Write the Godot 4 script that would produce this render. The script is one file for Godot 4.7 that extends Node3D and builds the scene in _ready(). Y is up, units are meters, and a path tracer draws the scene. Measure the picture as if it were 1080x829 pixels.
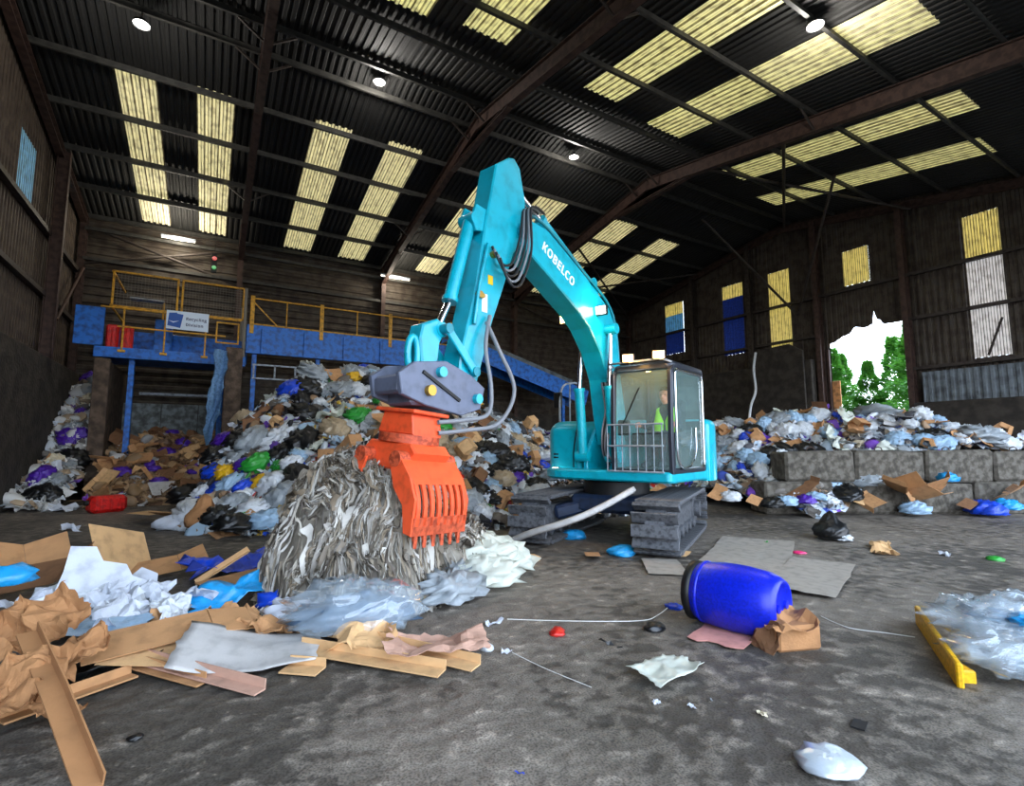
extends Node3D
# Waste transfer hall with an excavator. x runs along the ridge, z = -depth towards the back wall, y is up, metres.
var M := {}
var T := {}
var rng := RandomNumberGenerator.new()
var counts := {}
const RIDGE_D := 13.71
const RIDGE_H := 12.2
const SLOPE := 0.179
const BACK_D := 24.35
const FRONT_D := -3.5
const X_LEFT := -4.74
const X_RIGHT := 23.22
const FRAMES := [0.69, 6.85, 14.35]

func P(x: float, h: float, d: float) -> Vector3:
	return Vector3(x, h, -d)

func roof_h(d: float) -> float:
	return RIDGE_H - SLOPE * absf(d - RIDGE_D)

# ---------- naming and tagging ----------
func uniq(parent: Node, called: String) -> String:
	var k := str(parent.get_instance_id()) + called
	var n: int = counts.get(k, 0)
	counts[k] = n + 1
	return called if n == 0 else "%s_%03d" % [called, n]

func tag(o: Node, label := "", category := "", group := "", kind := "") -> Node:
	if label != "": o.set_meta("label", label)
	if category != "": o.set_meta("category", category)
	if group != "": o.set_meta("group", group)
	if kind != "": o.set_meta("kind", kind)
	return o

func node(called: String, at := Vector3.ZERO, turn := 0.0, parent: Node = self) -> Node3D:
	var o := Node3D.new()
	o.name = uniq(parent, called)
	parent.add_child(o, true)
	o.position = at
	o.rotation.y = turn
	return o

func thing(called: String, label: String, category: String, at := Vector3.ZERO, turn := 0.0, group := "") -> Node3D:
	var o := node(called, at, turn)
	tag(o, label, category, group)
	return o

func put(called: String, mesh: Mesh, m: Material, parent: Node = self, xf := Transform3D()) -> MeshInstance3D:
	var o := MeshInstance3D.new()
	o.mesh = mesh
	o.material_override = m
	o.name = uniq(parent, called)
	o.transform = xf
	parent.add_child(o, true)
	return o

func fin(st: SurfaceTool) -> ArrayMesh:
	st.generate_normals()
	return st.commit()

func obj(called: String, st: SurfaceTool, m: Material, parent: Node = self) -> MeshInstance3D:
	return put(called, fin(st), m, parent)

func S(smooth := false) -> SurfaceTool:
	var st := SurfaceTool.new()
	st.begin(Mesh.PRIMITIVE_TRIANGLES)
	st.set_smooth_group(0 if smooth else -1)
	return st

# ---------- shapes ----------
func quad(st: SurfaceTool, a: Vector3, b: Vector3, c: Vector3, d: Vector3) -> void:
	for v in [a, c, b, a, d, c]: st.add_vertex(v)

func otri(st: SurfaceTool, a: Vector3, b: Vector3, c: Vector3, ctr: Vector3) -> void:
	var n := (c - a).cross(b - a)
	if n.dot((a + b + c) / 3.0 - ctr) >= 0:
		st.add_vertex(a); st.add_vertex(b); st.add_vertex(c)
	else:
		st.add_vertex(a); st.add_vertex(c); st.add_vertex(b)

func oquad(st: SurfaceTool, a: Vector3, b: Vector3, c: Vector3, d: Vector3, ctr: Vector3) -> void:
	otri(st, a, b, c, ctr); otri(st, a, c, d, ctr)

func box(st: SurfaceTool, c: Vector3, s: Vector3, ch := 0.0, b := Basis()) -> void:
	var h := s * 0.5
	if ch <= 0.0:
		var v := []
		for i in 8: v.append(c + b * Vector3(h.x * (1 if i & 1 else -1), h.y * (1 if i & 2 else -1), h.z * (1 if i & 4 else -1)))
		for f in [[0, 1, 3, 2], [4, 5, 7, 6], [0, 1, 5, 4], [2, 3, 7, 6], [0, 2, 6, 4], [1, 3, 7, 5]]:
			oquad(st, v[f[0]], v[f[1]], v[f[2]], v[f[3]], c)
		return
	ch = minf(ch, minf(h.x, minf(h.y, h.z)) * 0.9)
	var q := {}
	for i in 8:
		var sg := Vector3(1 if i & 1 else -1, 1 if i & 2 else -1, 1 if i & 4 else -1)
		for a in 3:
			var r := h - Vector3(ch, ch, ch)
			r[a] = h[a]
			q[i * 3 + a] = c + b * (r * sg)
	for f in [[0, 1, 3, 2, 2], [4, 5, 7, 6, 2], [0, 1, 5, 4, 1], [2, 3, 7, 6, 1], [0, 2, 6, 4, 0], [1, 3, 7, 5, 0]]:
		var a: int = f[4]
		oquad(st, q[f[0] * 3 + a], q[f[1] * 3 + a], q[f[2] * 3 + a], q[f[3] * 3 + a], c)
	for a in 3:
		var a1 := (a + 1) % 3
		var a2 := (a + 2) % 3
		for i in 8:
			if i & (1 << a): continue
			var j := i | (1 << a)
			oquad(st, q[i * 3 + a1], q[j * 3 + a1], q[j * 3 + a2], q[i * 3 + a2], c)
	for i in 8: otri(st, q[i * 3], q[i * 3 + 1], q[i * 3 + 2], c)

func bar(st: SurfaceTool, a: Vector3, b: Vector3, w: float, t: float, up := Vector3.UP, ch := 0.0) -> void:
	var z := (b - a).normalized()
	var x := up.cross(z)
	if x.length() < 0.01: x = Vector3.RIGHT.cross(z)
	x = x.normalized()
	box(st, (a + b) * 0.5, Vector3(w, t, (b - a).length()), ch, Basis(x, z.cross(x), z))

func frame_of(z: Vector3) -> Basis:
	var x := (Vector3.UP if absf(z.y) < 0.9 else Vector3.RIGHT).cross(z).normalized()
	return Basis(x, z.cross(x), z)

func cyl(st: SurfaceTool, a: Vector3, b: Vector3, r0: float, r1 := -1.0, seg := 14) -> void:
	if r1 < 0: r1 = r0
	var f := frame_of((b - a).normalized())
	var ctr := (a + b) * 0.5
	var pa := []
	var pb := []
	for i in seg + 1:
		var t := TAU * i / seg
		var o := f.x * cos(t) + f.y * sin(t)
		pa.append(a + o * r0); pb.append(b + o * r1)
	for i in seg:
		oquad(st, pa[i], pa[i + 1], pb[i + 1], pb[i], ctr)
	st.set_smooth_group(-1)
	for i in seg:
		otri(st, a, pa[i], pa[i + 1], ctr)
		otri(st, b, pb[i], pb[i + 1], ctr)
	st.set_smooth_group(0)

func tube(st: SurfaceTool, pts: Array, r: float, seg := 8) -> void:
	var prev := []
	var f := frame_of((pts[1] - pts[0]).normalized())
	for i in pts.size():
		var z: Vector3 = (pts[mini(i + 1, pts.size() - 1)] - pts[maxi(i - 1, 0)]).normalized()
		var x := (f.x - z * f.x.dot(z)).normalized()
		f = Basis(x, z.cross(x), z)
		var ring := []
		for k in seg: ring.append(pts[i] + (f.x * cos(TAU * k / seg) + f.y * sin(TAU * k / seg)) * r)
		if i > 0:
			for k in seg: quad(st, prev[k], prev[(k + 1) % seg], ring[(k + 1) % seg], ring[k])
		prev = ring

func spline(pts: Array, n: int) -> Array:
	var c := Curve3D.new()
	for i in pts.size():
		var t: Vector3 = (pts[mini(i + 1, pts.size() - 1)] - pts[maxi(i - 1, 0)]) / 6.0
		c.add_point(pts[i], -t, t)
	var out := []
	for i in n + 1: out.append(c.sample_baked(c.get_baked_length() * i / n, true))
	return out

func lathe(st: SurfaceTool, prof: Array, seg := 20, xf := Transform3D()) -> void:
	for i in prof.size() - 1:
		for k in seg:
			var a := TAU * k / seg
			var b := TAU * (k + 1) / seg
			var p: Vector2 = prof[i]
			var q: Vector2 = prof[i + 1]
			quad(st, xf * Vector3(p.x * cos(b), p.y, p.x * sin(b)), xf * Vector3(p.x * cos(a), p.y, p.x * sin(a)), xf * Vector3(q.x * cos(a), q.y, q.x * sin(a)), xf * Vector3(q.x * cos(b), q.y, q.x * sin(b)))

func inset(poly: PackedVector2Array, d: float) -> PackedVector2Array:
	var out := PackedVector2Array()
	var n := poly.size()
	var area := 0.0
	for i in n: area += poly[i].cross(poly[(i + 1) % n])
	var sgn := 1.0 if area > 0 else -1.0
	for i in n:
		var e0 := (poly[i] - poly[(i + n - 1) % n]).normalized()
		var e1 := (poly[(i + 1) % n] - poly[i]).normalized()
		var n0 := Vector2(-e0.y, e0.x) * sgn
		var n1 := Vector2(-e1.y, e1.x) * sgn
		var m := (n0 + n1).normalized()
		out.append(poly[i] + m * d / maxf(0.4, m.dot(n0)))
	return out

# extrudes a polygon from z0 to z1 of xf's own axes, edges bevelled
func prism(st: SurfaceTool, pts: Array, z0: float, z1: float, xf := Transform3D(), bev := 0.0) -> void:
	var poly := PackedVector2Array(pts)
	var n := poly.size()
	var rings := []
	if bev > 0:
		var ins := inset(poly, bev)
		rings = [[ins, z0], [poly, z0 + bev], [poly, z1 - bev], [ins, z1]]
	else:
		rings = [[poly, z0], [poly, z1]]
	var area := 0.0
	for i in n: area += poly[i].cross(poly[(i + 1) % n])
	var flip := (area < 0) != (xf.basis.determinant() < 0)
	for k in rings.size() - 1:
		for i in n:
			var j := (i + 1) % n
			var a: Vector3 = xf * Vector3(rings[k][0][i].x, rings[k][0][i].y, rings[k][1])
			var b: Vector3 = xf * Vector3(rings[k][0][j].x, rings[k][0][j].y, rings[k][1])
			var c: Vector3 = xf * Vector3(rings[k + 1][0][j].x, rings[k + 1][0][j].y, rings[k + 1][1])
			var d: Vector3 = xf * Vector3(rings[k + 1][0][i].x, rings[k + 1][0][i].y, rings[k + 1][1])
			if flip: quad(st, d, c, b, a)
			else: quad(st, a, b, c, d)
	var cap: PackedVector2Array = rings[0][0]
	var tr := Geometry2D.triangulate_polygon(cap)
	for e in [[z0, false], [z1, true]]:
		for i in range(0, tr.size(), 3):
			var v := [xf * Vector3(cap[tr[i]].x, cap[tr[i]].y, e[0]), xf * Vector3(cap[tr[i + 1]].x, cap[tr[i + 1]].y, e[0]), xf * Vector3(cap[tr[i + 2]].x, cap[tr[i + 2]].y, e[0])]
			var nn: Vector3 = (v[2] - v[0]).cross(v[1] - v[0])
			var want: Vector3 = xf.basis.z * (1.0 if e[1] else -1.0)
			if nn.dot(want) < 0: v = [v[0], v[2], v[1]]
			for q in v: st.add_vertex(q)

# corrugated sheet: o corner, u unit vector across the ribs (length lu), lower and upper ends given along v per position, n the rib direction
func rib(x: float, pitch: float) -> float:
	var p := fposmod(x / pitch, 1.0)
	if p < 0.38: return 0.0
	if p < 0.5: return (p - 0.38) / 0.12
	if p < 0.88: return 1.0
	return (1.0 - p) / 0.12

func corr(st: SurfaceTool, o: Vector3, u: Vector3, lu: float, v: Vector3, n: Vector3, pitch: float, amp: float, lo: Callable, hi: Callable, thick := 0.025) -> void:
	var x0 := o.dot(u)
	var xs := [0.0]
	var k := floorf(x0 / pitch)
	while k * pitch < x0 + lu:
		for e in [0.0, 0.38, 0.5, 0.88]:
			var xx: float = (k + e) * pitch - x0
			if xx > 0.002 and xx < lu - 0.002: xs.append(xx)
		k += 1.0
	xs.append(lu)
	for i in xs.size() - 1:
		var xa: float = xs[i]
		var xb: float = xs[i + 1]
		for layer in 2:
			var na: Vector3 = n * (amp * rib(x0 + xa, pitch) + thick * layer)
			var nb: Vector3 = n * (amp * rib(x0 + xb, pitch) + thick * layer)
			var q := [o + u * xa + v * lo.call(xa) + na, o + u * xb + v * lo.call(xb) + nb, o + u * xb + v * hi.call(xb) + nb, o + u * xa + v * hi.call(xa) + na]
			var w := [Vector2((x0 + xa) / pitch / 8.0, lo.call(xa) / 4.0), Vector2((x0 + xb) / pitch / 8.0, lo.call(xb) / 4.0), Vector2((x0 + xb) / pitch / 8.0, hi.call(xb) / 4.0), Vector2((x0 + xa) / pitch / 8.0, hi.call(xa) / 4.0)]
			for e in ([0, 2, 1, 0, 3, 2] if layer == 0 else [0, 1, 2, 0, 2, 3]):
				st.set_uv(w[e])
				st.add_vertex(q[e])

func konst(v: float) -> Callable:
	return func(_x): return v

# I-section between two points; depth along up
func ibeam(st: SurfaceTool, a: Vector3, b: Vector3, depth: float, width: float, up := Vector3.UP) -> void:
	var z := (b - a).normalized()
	var x := up.cross(z).normalized()
	var y := z.cross(x)
	var l := (b - a).length()
	var c := (a + b) * 0.5
	var bs := Basis(x, y, z)
	box(st, c + y * (depth * 0.5 - 0.012), Vector3(width, 0.024, l), 0, bs)
	box(st, c - y * (depth * 0.5 - 0.012), Vector3(width, 0.024, l), 0, bs)
	box(st, c, Vector3(0.016, depth - 0.048, l), 0, bs)

# ---------- surface nets over tapered capsules ----------
func nets(st: SurfaceTool, bones: Array, cell: float, k: float) -> void:
	var lo := Vector3(1e9, 1e9, 1e9)
	var hi := -lo
	for b in bones:
		for e in 2:
			var r: float = b[2 + e] + cell * 2
			lo = lo.min(b[e] - Vector3(r, r, r)); hi = hi.max(b[e] + Vector3(r, r, r))
	var nx := int((hi.x - lo.x) / cell) + 2
	var ny := int((hi.y - lo.y) / cell) + 2
	var nz := int((hi.z - lo.z) / cell) + 2
	var f := PackedFloat32Array()
	f.resize(nx * ny * nz)
	f.fill(1.0)
	for b in bones:
		var ba: Vector3 = b[1] - b[0]
		var bb := maxf(ba.dot(ba), 1e-9)
		var r0: float = b[2]
		var r1: float = b[3]
		var m := maxf(r0, r1) + cell * 3 + k
		var l0: Vector3 = ((b[0].min(b[1]) - Vector3(m, m, m) - lo) / cell).max(Vector3.ZERO)
		var l1: Vector3 = ((b[0].max(b[1]) + Vector3(m, m, m) - lo) / cell).min(Vector3(nx - 1, ny - 1, nz - 1))
		for iz in range(int(l0.z), int(l1.z) + 1):
			for iy in range(int(l0.y), int(l1.y) + 1):
				for ix in range(int(l0.x), int(l1.x) + 1):
					var p := lo + Vector3(ix, iy, iz) * cell - b[0] as Vector3
					var h := clampf(p.dot(ba) / bb, 0, 1)
					var d := (p - ba * h).length() - lerpf(r0, r1, h)
					var id := (iz * ny + iy) * nx + ix
					var e := f[id]
					var g := clampf(0.5 + 0.5 * (e - d) / k, 0, 1)
					f[id] = lerpf(e, d, g) - k * g * (1 - g)
	var vert := {}
	for iz in nz - 1:
		for iy in ny - 1:
			for ix in nx - 1:
				var sum := Vector3.ZERO
				var n := 0
				var v := []
				for c in 8: v.append(f[((iz + (c >> 2)) * ny + iy + ((c >> 1) & 1)) * nx + ix + (c & 1)])
				for e in [[0, 1], [2, 3], [4, 5], [6, 7], [0, 2], [1, 3], [4, 6], [5, 7], [0, 4], [1, 5], [2, 6], [3, 7]]:
					if (v[e[0]] < 0) != (v[e[1]] < 0):
						var t: float = v[e[0]] / (v[e[0]] - v[e[1]])
						var pa := Vector3(e[0] & 1, (e[0] >> 1) & 1, e[0] >> 2)
						var pb := Vector3(e[1] & 1, (e[1] >> 1) & 1, e[1] >> 2)
						sum += pa.lerp(pb, t)
						n += 1
				if n: vert[(iz * ny + iy) * nx + ix] = lo + (Vector3(ix, iy, iz) + sum / n) * cell
	var st3 := [1, nx, nx * ny]
	for iz in range(1, nz - 1):
		for iy in range(1, ny - 1):
			for ix in range(1, nx - 1):
				var id := (iz * ny + iy) * nx + ix
				for a in 3:
					var s0 := f[id] < 0
					var s1: bool = f[id + st3[a]] < 0
					if s0 == s1: continue
					var u: int = st3[(a + 1) % 3]
					var w: int = st3[(a + 2) % 3]
					var q := [id, id - u, id - u - w, id - w]
					var ok := true
					for e in q: ok = ok and vert.has(e)
					if not ok: continue
					if s0: quad(st, vert[q[0]], vert[q[1]], vert[q[2]], vert[q[3]])
					else: quad(st, vert[q[3]], vert[q[2]], vert[q[1]], vert[q[0]])

# ---------- materials ----------
func noise(sd: int, freq: float, oct := 4, type := FastNoiseLite.TYPE_SIMPLEX_SMOOTH) -> FastNoiseLite:
	var n := FastNoiseLite.new()
	n.seed = sd
	n.frequency = freq
	n.noise_type = type
	n.fractal_type = FastNoiseLite.FRACTAL_FBM
	n.fractal_octaves = oct
	return n

# grey image of noise pulled through a ramp of [position, colour]
func ramp_tex(n: FastNoiseLite, size: int, stops: Array, stretch := Vector2i(1, 1)) -> ImageTexture:
	var im := n.get_seamless_image(size / stretch.x, size / stretch.y)
	im.convert(Image.FORMAT_L8)
	if stretch != Vector2i(1, 1): im.resize(size, size, Image.INTERPOLATE_CUBIC)
	var g := im.get_data()
	var g2 := Gradient.new()
	g2.offsets = PackedFloat32Array(stops.map(func(s): return s[0]))
	g2.colors = PackedColorArray(stops.map(func(s): return s[1]))
	var lut := []
	for i in 256:
		var c := g2.sample(i / 255.0)
		lut.append([int(c.r * 255), int(c.g * 255), int(c.b * 255)])
	var out := PackedByteArray()
	out.resize(size * size * 3)
	for i in g.size():
		var c: Array = lut[g[i]]
		out[i * 3] = c[0]; out[i * 3 + 1] = c[1]; out[i * 3 + 2] = c[2]
	var im2 := Image.create_from_data(size, size, false, Image.FORMAT_RGB8, out)
	return ImageTexture.create_from_image(im2)

# weathered translucent sheet: dirt lying in lines along the ribs, eight ribs wide
func rib_texture() -> ImageTexture:
	var n := noise(18, 0.02, 5).get_seamless_image(256, 512)
	var im := Image.create(256, 512, false, Image.FORMAT_RGB8)
	for x in 256:
		var p := fposmod(x / 32.0, 1.0)
		var line := 0.0
		if p > 0.36 and p < 0.52: line = 1.0
		elif p > 0.86: line = 0.7
		elif p > 0.3 and p <= 0.36: line = 0.4
		var own := 0.12 * sin(floorf(x / 32.0) * 2.4)
		for y in 512:
			var g := n.get_pixel(x, y).r
			var d := clampf(line * (0.62 + own) + (g - 0.5) * 0.5, 0.0, 0.9)
			im.set_pixel(x, y, Color(1.0 - 0.68 * d, 1.0 - 0.72 * d, 1.0 - 0.77 * d))
	return ImageTexture.create_from_image(im)

func normal_tex(n: FastNoiseLite, size: int, strength: float) -> ImageTexture:
	var im := n.get_seamless_image(size, size)
	im.convert(Image.FORMAT_RGBA8)
	im.bump_map_to_normal_map(strength)
	return ImageTexture.create_from_image(im)

func mat(called: String, c: Color, rough := 0.8, metal := 0.0, tex := "", scale := 1.0, nrm := "", nscale := 1.0) -> StandardMaterial3D:
	var m := StandardMaterial3D.new()
	m.resource_name = called
	m.albedo_color = c
	m.roughness = rough
	m.metallic = metal
	if tex != "": m.albedo_texture = T[tex]
	if nrm != "":
		m.normal_enabled = true
		m.normal_texture = T[nrm]
		m.normal_scale = nscale
	if tex != "" or nrm != "":
		m.uv1_triplanar = true
		m.uv1_scale = Vector3.ONE * scale
	M[called] = m
	return m

func emit(called: String, c: Color, energy: float) -> StandardMaterial3D:
	var m := mat(called, Color(0.9, 0.9, 0.9), 0.4)
	m.emission_enabled = true
	m.emission = c
	m.emission_energy_multiplier = energy
	return m

func materials() -> void:
	var w := func(v): return Color(v, v, v)
	T.grime = ramp_tex(noise(3, 0.012, 5), 512, [[0.0, w.call(0.55)], [0.4, w.call(0.85)], [0.6, w.call(1.0)], [1.0, w.call(0.9)]])
	T.speck = ramp_tex(noise(5, 0.05, 5), 512, [[0.0, w.call(0.62)], [0.35, w.call(0.86)], [0.65, w.call(1.0)], [1.0, w.call(1.0)]])
	T.rust = ramp_tex(noise(9, 0.015, 6), 512, [[0.0, Color(0.55, 0.43, 0.36)], [0.45, Color(0.82, 0.75, 0.7)], [0.6, Color(1, 0.95, 0.9)], [1.0, Color(0.9, 0.9, 0.95)]])
	T.streak = ramp_tex(noise(12, 0.03, 4), 512, [[0.0, w.call(0.5)], [0.45, w.call(0.85)], [0.6, w.call(1.0)], [1.0, w.call(1.0)]], Vector2i(1, 16))
	T.faint = ramp_tex(noise(27, 0.01, 4), 512, [[0.0, w.call(0.84)], [0.5, w.call(0.97)], [1.0, w.call(1.0)]])
	T.grain = ramp_tex(noise(29, 0.11, 5), 1024, [[0.0, w.call(0.5)], [0.35, w.call(0.78)], [0.6, w.call(0.98)], [1.0, w.call(1.0)]])
	T.rib_dirt = rib_texture()
	T.concrete = ramp_tex(noise(15, 0.01, 7), 1024, [[0.0, Color(0.5, 0.47, 0.43)], [0.4, Color(0.72, 0.69, 0.64)], [0.6, Color(0.9, 0.87, 0.82)], [1.0, Color(1, 1, 0.97)]])
	T.crumple = normal_tex(noise(21, 0.02, 3, FastNoiseLite.TYPE_CELLULAR), 512, 5.0)
	T.crease = normal_tex(noise(23, 0.012, 5), 512, 9.0)
	T.fine = normal_tex(noise(25, 0.08, 3), 512, 3.0)
	# building
	mat("roof_sheet", Color(0.12, 0.118, 0.112), 0.75, 0.0, "speck", 0.3)
	mat("steel_dark", Color(0.22, 0.2, 0.185), 0.65, 0.0, "rust", 0.6)
	mat("steel_rust", Color(0.27, 0.2, 0.175), 0.7, 0.0, "rust", 0.5)
	mat("steel_grey", Color(0.22, 0.215, 0.2), 0.6, 0.0, "grime", 0.5)
	mat("wall_sheet", Color(0.27, 0.25, 0.22), 0.75, 0.0, "rust", 0.25)
	mat("wall_sheet_grey", Color(0.42, 0.45, 0.47), 0.7, 0.0, "grime", 0.3)
	mat("wall_sheet_brown", Color(0.29, 0.255, 0.215), 0.75, 0.0, "rust", 0.25)
	mat("push_wall", Color(0.24, 0.22, 0.2), 0.85, 0.0, "concrete", 0.18, "fine", 0.5)
	mat("divider", Color(0.36, 0.3, 0.25), 0.85, 0.0, "concrete", 0.25, "fine", 0.6)
	mat("divider_front", Color(0.42, 0.36, 0.32), 0.85, 0.0, "concrete", 0.25, "fine", 0.6)
	mat("pale_wall", Color(0.55, 0.6, 0.64), 0.85, 0.0, "concrete", 0.3)
	mat("block", Color(0.43, 0.42, 0.405), 0.92, 0.0, "concrete", 0.5, "crease", 0.7)
	for q in [["skylight", Color(1.0, 0.97, 0.87), Color(0.8, 0.78, 0.73)], ["skylight_yellow", Color(1.0, 0.97, 0.84), Color(0.8, 0.79, 0.73)], ["wall_light", Color(0.98, 0.94, 0.76), Color(0.9, 0.87, 0.76)], ["wall_light_white", Color(0.96, 0.94, 0.91), Color(0.86, 0.85, 0.86)], ["wall_light_blue", Color(0.68, 0.9, 0.97), Color(0.55, 0.64, 0.68)]]:
		var m := mat(q[0], q[1], 0.6)
		m.albedo_texture = T.rib_dirt
		m.backlight_enabled = true
		m.backlight = q[2]
	for q in [["tarp_back", Color(0.1, 0.3, 0.78), Color(0.12, 0.2, 0.4)], ["tarp_grey", Color(0.45, 0.62, 0.8), Color(0.2, 0.3, 0.4)]]:
		var m := mat(q[0], q[1], 0.6, 0.0, "grime", 1.2)
		m.backlight_enabled = true
		m.backlight = q[2]
	mat("blue_steel", Color(0.03, 0.42, 0.8), 0.5, 0.0, "grime", 0.6)
	mat("yellow_rail", Color(0.85, 0.62, 0.08), 0.5, 0.0, "grime", 0.8)
	mat("mesh_wire", Color(0.42, 0.4, 0.36), 0.6)
	mat("red_plastic", Color(0.85, 0.09, 0.06), 0.45, 0.0, "grime", 1.0)
	mat("sign_white", Color(0.84, 0.9, 0.96), 0.5)
	mat("sign_blue", Color(0.08, 0.32, 0.66), 0.5)
	mat("sign_ink", Color(0.1, 0.16, 0.36), 0.5)
	mat("grey_paint", Color(0.62, 0.66, 0.7), 0.5, 0.0, "grime", 0.7)
	# machine
	mat("teal", Color(0.0, 0.7, 0.79), 0.34, 0.0, "faint", 0.6)
	M.teal.clearcoat_enabled = true
	M.teal.clearcoat = 0.25
	M.teal.clearcoat_roughness = 0.2
	mat("teal_dark", Color(0.0, 0.55, 0.62), 0.4, 0.0, "faint", 0.6)
	mat("chrome", Color(0.85, 0.86, 0.88), 0.18, 1.0)
	mat("hitch_grey", Color(0.42, 0.45, 0.53), 0.5, 0.1, "faint", 0.8)
	mat("orange", Color(0.98, 0.36, 0.18), 0.5, 0.0, "faint", 1.0)
	mat("orange_worn", Color(0.84, 0.38, 0.24), 0.6, 0.1, "rust", 1.5)
	mat("track_steel", Color(0.44, 0.45, 0.47), 0.5, 0.45, "grime", 1.5, "fine", 0.5)
	mat("frame_blue", Color(0.1, 0.17, 0.28), 0.6, 0.1, "grime", 1.0)
	mat("black_metal", Color(0.07, 0.075, 0.08), 0.5, 0.1)
	mat("cab_frame", Color(0.2, 0.22, 0.26), 0.35, 0.4)
	mat("rubber", Color(0.09, 0.09, 0.1), 0.6)
	mat("hose_grey", Color(0.5, 0.51, 0.53), 0.5)
	mat("brass", Color(0.7, 0.55, 0.25), 0.35, 0.8)
	mat("white_paint", Color(0.95, 0.96, 0.97), 0.4)
	mat("seat_black", Color(0.1, 0.11, 0.12), 0.9)
	mat("sticker_yellow", Color(0.98, 0.75, 0.05), 0.5)
	var g := mat("glass", Color(0.75, 0.9, 0.88, 0.16), 0.03)
	g.transparency = BaseMaterial3D.TRANSPARENCY_ALPHA
	emit("lamp_white", Color(1.0, 0.97, 0.92), 6.0)
	emit("lamp_amber", Color(1.0, 0.66, 0.28), 2.4)
	emit("tube_white", Color(1.0, 0.96, 0.88), 2.5)
	emit("lamp_red", Color(1.0, 0.1, 0.05), 0.6)
	emit("lamp_green", Color(0.1, 0.9, 0.4), 0.4)
	# person
	mat("skin", Color(0.78, 0.55, 0.44), 0.6)
	mat("workwear", Color(0.1, 0.12, 0.17), 0.9)
	mat("hi_vis", Color(0.55, 0.95, 0.1), 0.7)
	mat("hair", Color(0.14, 0.1, 0.07), 0.8)
	# waste
	var sheets := {
		"card": Color(0.74, 0.55, 0.37), "card_light": Color(0.85, 0.68, 0.48), "card_dark": Color(0.5, 0.35, 0.23), "card_pink": Color(0.76, 0.6, 0.52),
		"paper_white": Color(0.81, 0.83, 0.87), "paper_grey": Color(0.74, 0.73, 0.72), "paper_cream": Color(0.82, 0.77, 0.66), "kraft": Color(0.66, 0.47, 0.3), "pink_card": Color(0.86, 0.6, 0.55), "board_grey": Color(0.62, 0.59, 0.55)}
	for k in sheets: mat(k, sheets[k], 0.85, 0.0, "faint", 1.0, "fine", 0.3)
	var bags := {
		"bag_white": Color(0.82, 0.84, 0.86), "bag_grey": Color(0.58, 0.61, 0.63), "bag_pale_blue": Color(0.6, 0.72, 0.82), "bag_blue": Color(0.06, 0.27, 0.8), "bag_black": Color(0.045, 0.05, 0.055), "bag_beige": Color(0.7, 0.62, 0.5),
		"bag_purple": Color(0.3, 0.12, 0.62), "bag_green": Color(0.15, 0.6, 0.2), "bag_yellow": Color(0.9, 0.7, 0.1), "bag_red": Color(0.8, 0.14, 0.1), "bag_orange": Color(0.85, 0.42, 0.12), "bag_cyan": Color(0.1, 0.6, 0.85), "bag_cream": Color(0.8, 0.8, 0.7), "bag_pink": Color(0.9, 0.15, 0.45), "liner_blue": Color(0.3, 0.4, 0.5)}
	for k in bags:
		mat(k, bags[k], 0.4, 0.0, "faint", 1.5, "crumple", 1.0)
		M[k].metallic_specular = 0.55
	var film := mat("clear_film", Color(0.86, 0.92, 0.96, 0.2), 0.1, 0.0, "", 1.2, "crumple", 0.7)
	film.transparency = BaseMaterial3D.TRANSPARENCY_ALPHA
	var film2 := mat("milky_film", Color(0.88, 0.9, 0.85, 0.66), 0.28, 0.0, "", 1.2, "crumple", 0.7)
	film2.transparency = BaseMaterial3D.TRANSPARENCY_ALPHA
	var vc := mat("mixed_scrap", Color.WHITE, 0.6)
	vc.vertex_color_use_as_albedo = true
	var fs := mat("film_strands", Color.WHITE, 0.55)
	fs.vertex_color_use_as_albedo = true
	fs.metallic_specular = 0.35
	mat("foil", Color(0.8, 0.84, 0.88), 0.25, 0.35, "", 3.0, "crumple", 0.8)
	mat("barrel_blue", Color(0.02, 0.13, 0.78), 0.36, 0.0, "speck", 1.2)
	mat("barrel_lid", Color(0.03, 0.03, 0.035), 0.5)
	mat("string_white", Color(0.85, 0.85, 0.83), 0.6)
	mat("yellow_plastic", Color(0.92, 0.7, 0.02), 0.45, 0.0, "speck", 1.0)
	mat("leaf", Color(0.2, 0.44, 0.13), 0.6)
	M.leaf.backlight_enabled = true
	M.leaf.backlight = Color(0.3, 0.5, 0.15)
	mat("bark", Color(0.3, 0.22, 0.16), 0.9)
	mat("yard", Color(0.5, 0.48, 0.45), 0.9, 0.0, "concrete", 0.2)
	mat("door_panel", Color(0.85, 0.6, 0.38), 0.7, 0.0, "grime", 0.5)
	floor_material()

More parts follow.
